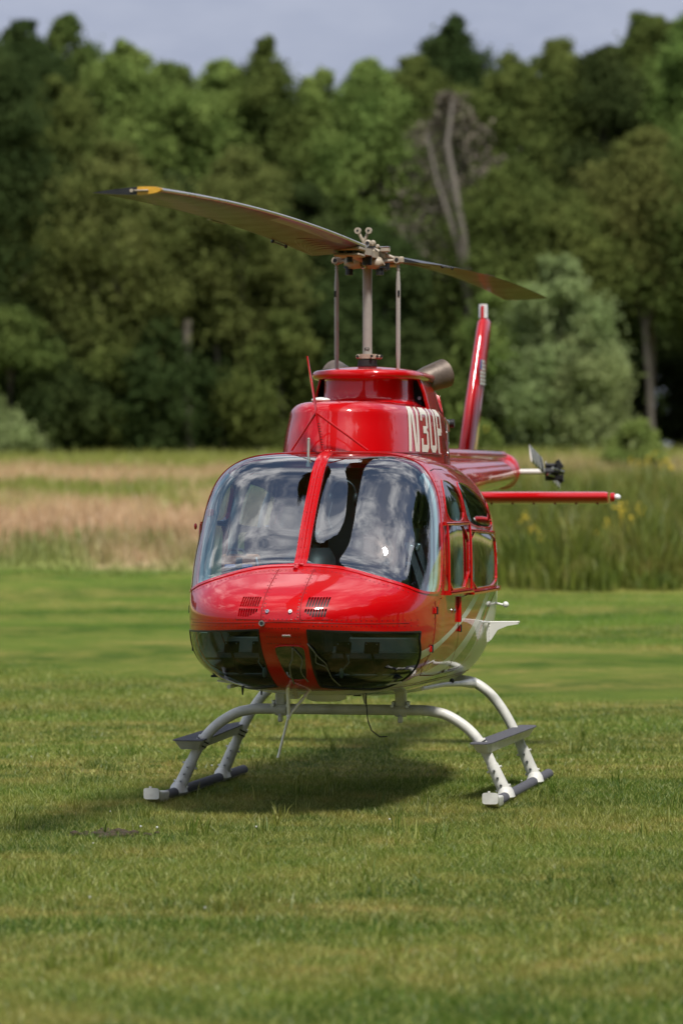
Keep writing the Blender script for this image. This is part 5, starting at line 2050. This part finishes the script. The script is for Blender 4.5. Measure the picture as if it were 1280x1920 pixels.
# --- antennas and small things under the belly
b = MB()
pw = [Vector((.235, 1.30, .665)), Vector((.24, 1.28, .60)), Vector((.25, 1.27, .50)), Vector((.275, 1.26, .44)), Vector((.325, 1.25, .405)), Vector((.37, 1.24, .408))]
b.tube(pw, .0035, 8)
H('whip_antenna', b, M['black'])
b = MB()
b.tube([(.225, 1.30, .69), (.225, 1.30, .655), (.23, 1.295, .59)], [.028, .016, .005], 12)
b.box((.18, 1.32, .655), (.05, .03, .04), 1, None, .005)
H('antenna_base', b, [M['gear'], M['black']])
b = MB(); b.tube([(.02, 1.2, .66), (.02, 1.2, .625), (.02, 1.2, .612)], [.12, .115, .08], 24)
H('belly_dome', b, M['white'])
b = MB(); b.tube([(-.16, 1.15, .67), (-.16, 1.15, .64), (-.16, 1.15, .625)], [.05, .045, .02], 16)
H('belly_lens', b, M['lamp'])
for x_ in (-.31, -.42):
    b = MB()
    b.tube([(x_, .95, .70), (x_, .95, .655)], [.008, .004], 8)
    H('static_drain', b, M['black'])
b = MB()
p, n = side_pt(2.75, 1.02, 1)
ft = p + Vector((.0, 0, 0))
b.prism([(0, 0), (.018, 0), (.02, -.115), (.004, -.12)], 2, -.012, .012, 0, lambda u_, v_, w_: ft + Vector((u_, w_, v_)))
b.prism([(.010, .0), (.19, .0), (.20, -.008), (.13, -.020), (.07, -.045), (.03, -.105), (.012, -.115)], 2, -.006, .006, 0, lambda u_, v_, w_: ft + Vector((u_, w_, v_)))
b.tube([ft + Vector((.02, 0, .002)), ft + Vector((-.02, -.45, .018))], [.006, .004], 8)
b.tube([ft + Vector((.0, 0, .0)), ft + Vector((.205, 0, .004))], [.008, .006], 8)
for k in range(5):
    b.ball(ft + Vector((.02, -.012, -.02 - .02 * k)), .004, 0, 6)
H('side_antenna', b, M['white'])
b = MB()
p, n = side_pt(3.1, 1.13, 1)
b.tube([p + Vector((-.1, .1, .02)), p + Vector((.045, .1, -.015))], .007, 8); b.ball(p + Vector((.055, .1, -.012)), .020, 0, 12)
H('fuel_cap_arm', b, M['white'])

# --- door furniture on both sides
for s in (-1, 1):
    for (a_, z_) in ((.89, 1.145), (.87, .93), (1.60, 1.085), (1.63, 1.02)):
        b = MB()
        p, n = side_pt(a_, z_, s, .004)
        b.box(p, (.014, .022, .036), 0, None, .004)
        b.cyl(p + Vector((s * .009, 0, -.020)), p + Vector((s * .009, 0, .024)), .006, 8, 1)
        H('door_hinge', b, [M['red'], M['black']])
    b = MB()
    p, n = side_pt(1.43, 1.13, s, .005)
    b.cyl(p, p + n * .008, .014, 12, 0); b.cyl(p + n * .008, p + n * .010, .008, 8, 1)
    H('door_lock', b, [M['steel'], M['black']])
    # sliding window box and sill ledges, standing proud of the doors
    for (a0, a1, z0, z1, th) in ((1.20, 1.965, 1.225, 1.252, .034), (1.20, 1.965, 1.626, 1.648, .024), (1.98, 3.22, 1.208, 1.240, .032), (1.98, 3.22, 1.582, 1.602, .016)):
        b = MB()
        rings = []
        for a_ in np.linspace(a0, a1, 10):
            zz = (z0 + z1) / 2 - .02 * (a_ - 2) if z0 > 1.5 and a0 > 1.9 else (z0 + z1) / 2
            x_ = float(side_x(a_, zz)); h_ = (z1 - z0) / 2
            rings.append([(s * (x_ - .01), a_, zz - h_), (s * (x_ + th), a_, zz - h_ * .9), (s * (x_ + th), a_, zz - .002), (s * (x_ + th - .010), a_, zz), (s * (x_ + th - .002), a_, zz + .003), (s * (x_ + th - .004), a_, zz + h_ * .8), (s * (x_ - .01), a_, zz + h_)])
        if s < 0: rings = [g_[::-1] for g_ in rings]
        b.loft(rings, 0, True, True, False)
        H('window_rail', b, M['red'])
    for a_ in (1.215, 1.955):
        b = MB()
        b.tube([side_pt(a_, z_, s, .018)[0] for z_ in np.linspace(1.24, 1.63, 8)], .008, 6)
        H('window_rail', b, M['red'])
    b = MB()
    b.tube([side_pt(1.585, z_, s, .006)[0] for z_ in np.linspace(1.06, 1.21, 6)], .014, 8)
    H('door_strap', b, M['red'])

# --- cabin interior
b = MB()
fl_ = [(.30, .26), (.45, .40), (.7, .52), (1.0, .58), (1.4, .62), (3.3, .60)]
rings = [[(-w_, a_, .90), (w_, a_, .90), (w_, a_, .865), (-w_, a_, .865)] for a_, w_ in fl_ if a_ >= .9]
b.loft(rings, 0, True, True, False)
H('cabin_floor', b, M['carpet'])
b = MB()
for s in (-1, 1):
    for k in (0, 1):
        xp = s * (.24 + .16 * k)
        b.box((xp, .56, .945), (.085, .014, .07), 0, Matrix.Rotation(R(-28), 3, 'X'), .004)
        b.tube([(xp, .56, .92), (xp, .70, .80), (xp, .88, .78)], .008, 6, 0)
        for q in (-.03, .03):
            for z_ in (.925, .965):
                b.ball((xp + q, .548, z_), .005, 1, 6)
    b.box((s * .34, .66, .875), (.46, .02, .012), 0)
    b.box((s * .34, .80, .775), (.40, .30, .012), 2)
    b.ball((s * .22, .60, .80), .014, 3, 8, (1, 1, 2.2))
    b.tube([(s * .22, .60, .81), (s * .26, .62, .86), (s * .25, .64, .90)], .004, 6, 3)
    b.box((s * .46, .78, .735), (.14, .02, .010), 3, Matrix.Rotation(R(-8 * s), 3, 'Y'))
H('rudder_pedal', b, [M['black'], M['steel'], M['carpet'], M['white'], M['trimlight']])
b = MB()
b.box((.0, .86, 1.10), (.20, .30, .42), 0, None, .02)
b.loft([[(-.15, .74, 1.24), (.15, .74, 1.24), (.15, .98, 1.24), (-.15, .98, 1.24)], [(-.15, .80, 1.44), (.15, .80, 1.44), (.12, .96, 1.44), (-.12, .96, 1.44)], [(-.10, .84, 1.50), (.10, .84, 1.50), (.09, .94, 1.50), (-.09, .94, 1.50)]], 0, True, True, True)
ip = H('instrument_panel', b, M['black'])
b = MB(); b.ball((.02, .90, 1.56), .045, 0, 12); b.cyl((.02, .90, 1.50), (.02, .90, 1.53), .02, 8)
H('compass', b, M['black'], ip)
for s in (-1, 1):
    b = MB(); b.box((s * .36, 1.48, 1.04), (.46, .46, .14), 0, None, .04)
    b.box((s * .36, 1.74, 1.32), (.44, .11, .58), 0, Matrix.Rotation(R(-8), 3, 'X'), .045)
    seat = H('pilot_seat', b, M['seat'])
    b = MB(); b.box((s * .36, 1.48, .93), (.44, .44, .10), 0, None, .01)
    H('seat_base', b, M['trim'], seat)
    b = MB()
    for (xa, xb) in ((.27, .36), (.45, .36)):
        pts = [Vector((s * xa, 1.74, 1.60)), Vector((s * xa, 1.665, 1.50)), Vector((s * (xa * .7 + xb * .3), 1.645, 1.30)), Vector((s * xb, 1.56, 1.14))]
        for i in range(3):
            p, q = pts[i], pts[i + 1]
            b.box((p + q) / 2, (.05, .006, (q - p).length + .01), 0, (q - p).to_track_quat('Z', 'Y').to_matrix())
        b.box(pts[1].lerp(pts[2], .5) + Vector((0, -.008, 0)), (.054, .008, .020), 1, None, .002)
    b.box((s * .36, 1.54, 1.13), (.07, .03, .045), 1, None, .006)
    H('seat_belt', b, [M['belt'], M['steel']], seat)
# belt hung over the right-hand seat edge, with its buckle towards the door
b = MB()
pts = [Vector((.48, 1.30, 1.52)), Vector((.55, 1.22, 1.36)), Vector((.60, 1.14, 1.24))]
for dx in (0, .055):
    for i in range(2):
        p, q = pts[i] + Vector((dx, 0, -.02 * dx)), pts[i + 1] + Vector((dx, 0, 0))
        b.box((p + q) / 2, (.045, .006, (q - p).length + .012), 0, (q - p).to_track_quat('Z', 'Y').to_matrix())
b.box((.50, 1.28, 1.49), (.022, .02, .045), 1, Matrix.Rotation(R(20), 3, 'Y'), .004)
b.box((.64, 1.12, 1.26), (.045, .02, .06), 2, Matrix.Rotation(R(12), 3, 'Y'), .008)
b.box((.545, 1.27, 1.50), (.018, .02, .04), 1, Matrix.Rotation(R(20), 3, 'Y'), .004)
H('shoulder_belt', b, [M['belt'], M['steel'], M['trimlight']])
b = MB()
b.box((0, 2.08, 1.40), (.24, .22, 1.05), 0, None, .03)
b.box((0, 1.92, 1.99), (.20, .55, .07), 0, None, .02)
H('control_column', b, M['trim'])
b = MB()
for s in (-1, 1):
    b.box((s * .39, 2.0, 1.10), (.50, .05, .40), 0, None, .01)
b.box((0, 2.86, 1.04), (1.16, .50, .22), 1, None, .05)
b.box((0, 3.14, 1.36), (1.10, .10, .56), 1, Matrix.Rotation(R(-6), 3, 'X'), .05)
H('rear_bench', b, [M['trim'], M['seat']])
b = MB()
sec = []
for t in np.linspace(0, 2 * math.pi, 41)[:-1]:
    c_, s_ = math.cos(t), math.sin(t)
    n_, h_ = (float(f_nu(3.4)), float(f_zt(3.4) - f_zw(3.4))) if s_ > 0 else (float(f_nl(3.4)), float(f_zw(3.4) - f_zb(3.4)))
    q_ = (abs(c_ / float(f_w(3.4))) ** n_ + abs(s_ / h_) ** n_) ** (-1 / n_) - .035
    sec.append((q_ * c_, float(f_zw(3.4)) + q_ * s_))
b.loft([[(x, 3.36, z) for x, z in sec], [(x, 3.40, z) for x, z in sec]], 0)
H('rear_bulkhead', b, M['trim'])
b = MB()
b.box((0, 1.95, 2.018), (.80, 1.2, .012), 0, None, .004)
H('headliner', b, simple('grey_headliner', (.22, .24, .25), .8))
# pale inner door posts and frames
b = MB()
for s in (-1, 1):
    q = [side_pt(float(ap_f(z_)) + .03, z_, s, -.050)[0] for z_ in np.linspace(1.0, 1.94, 16)]
    b.tube(q, .026, 8)
    q = [side_pt(float(ap_f(z_)) - .015, z_, s, -.030)[0] for z_ in np.linspace(1.235, 1.94, 16)]
    b.tube(q, .014, 8)
    q = [side_pt(1.90, z_, s, -.05)[0] for z_ in np.linspace(.95, 1.90, 14)]
    b.tube(q, .030, 8)
    q = [side_pt(2.55, z_, s, -.07)[0] for z_ in np.linspace(1.1, 1.85, 14)]
    b.tube(q, .018, 8)
    q = [side_pt(3.22, z_, s, -.04)[0] for z_ in np.linspace(1.0, 1.75, 14)]
    b.tube(q, .03, 8)
H('inner_door_post', b, M['trimlight'])
b = MB()
for s in (-1, 1):
    for a_ in (2.62, 2.80):
        q = [side_pt(a_, z_, s, -.12)[0] for z_ in np.linspace(1.2, 1.8, 8)]
        b.tube(q, .016, 6)
H('rear_curtain', b, simple('purple_cloth', (.16, .02, .07), .9, var=.2, vscale=30))
for s in (-1, 1):
    b = MB()
    b.tube([(s * .33, 1.36, .92), (s * .33, 1.22, 1.10), (s * .33, 1.24, 1.25)], .010, 8); b.tube([(s * .33, 1.24, 1.24), (s * .33, 1.21, 1.33)], .016, 8)
    H('cyclic_stick', b, M['black'])
# headset hanging by the centre post
b = MB()
b.tube([Vector((.10 + .075 * math.cos(t), 1.30, 1.80 + .085 * math.sin(t))) for t in np.linspace(0, math.pi, 12)], .009, 8)
for s in (-1, 1):
    b.ball((.10 + s * .075, 1.30, 1.775), .034, 0, 12, (.6, 1, 1.25))
b.cyl((.10, 1.34, 1.88), (.10, 1.36, 2.0), .006, 6)
b.tube([(.04, 1.28, 1.76), (.03, 1.20, 1.66), (.06, 1.18, 1.60)], .004, 6)
H('hanging_headset', b, M['black'])
# brown map case with blue straps standing at the left door
b = MB()
b.box((-.475, 1.16, 1.365), (.22, .07, .19), 0, None, .014)
b.box((-.53, 1.118, 1.39), (.065, .012, .020), 1, None, .004); b.box((-.43, 1.118, 1.39), (.065, .012, .020), 1, None, .004)
b.box((-.475, 1.115, 1.345), (.035, .016, .19), 3, None, .003)
b.tube([(-.375, 1.12, 1.44), (-.362, 1.11, 1.40), (-.362, 1.11, 1.32), (-.375, 1.12, 1.29)], .007, 8, 2)
b.ball((-.45, 1.10, 1.325), .05, 2, 12, (1.0, .4, .22))
b.tube([(-.55, 1.13, 1.46), (-.53, 1.12, 1.485), (-.46, 1.12, 1.485), (-.44, 1.13, 1.46)], .009, 8, 3)
H('map_case', b, [M['brown'], M['blue'], M['steel'], M['black']])
b = MB()
b.box((-.30, 2.3, 1.75), (.02, .02, .3), 0)
H('grab_strap', b, M['black'])
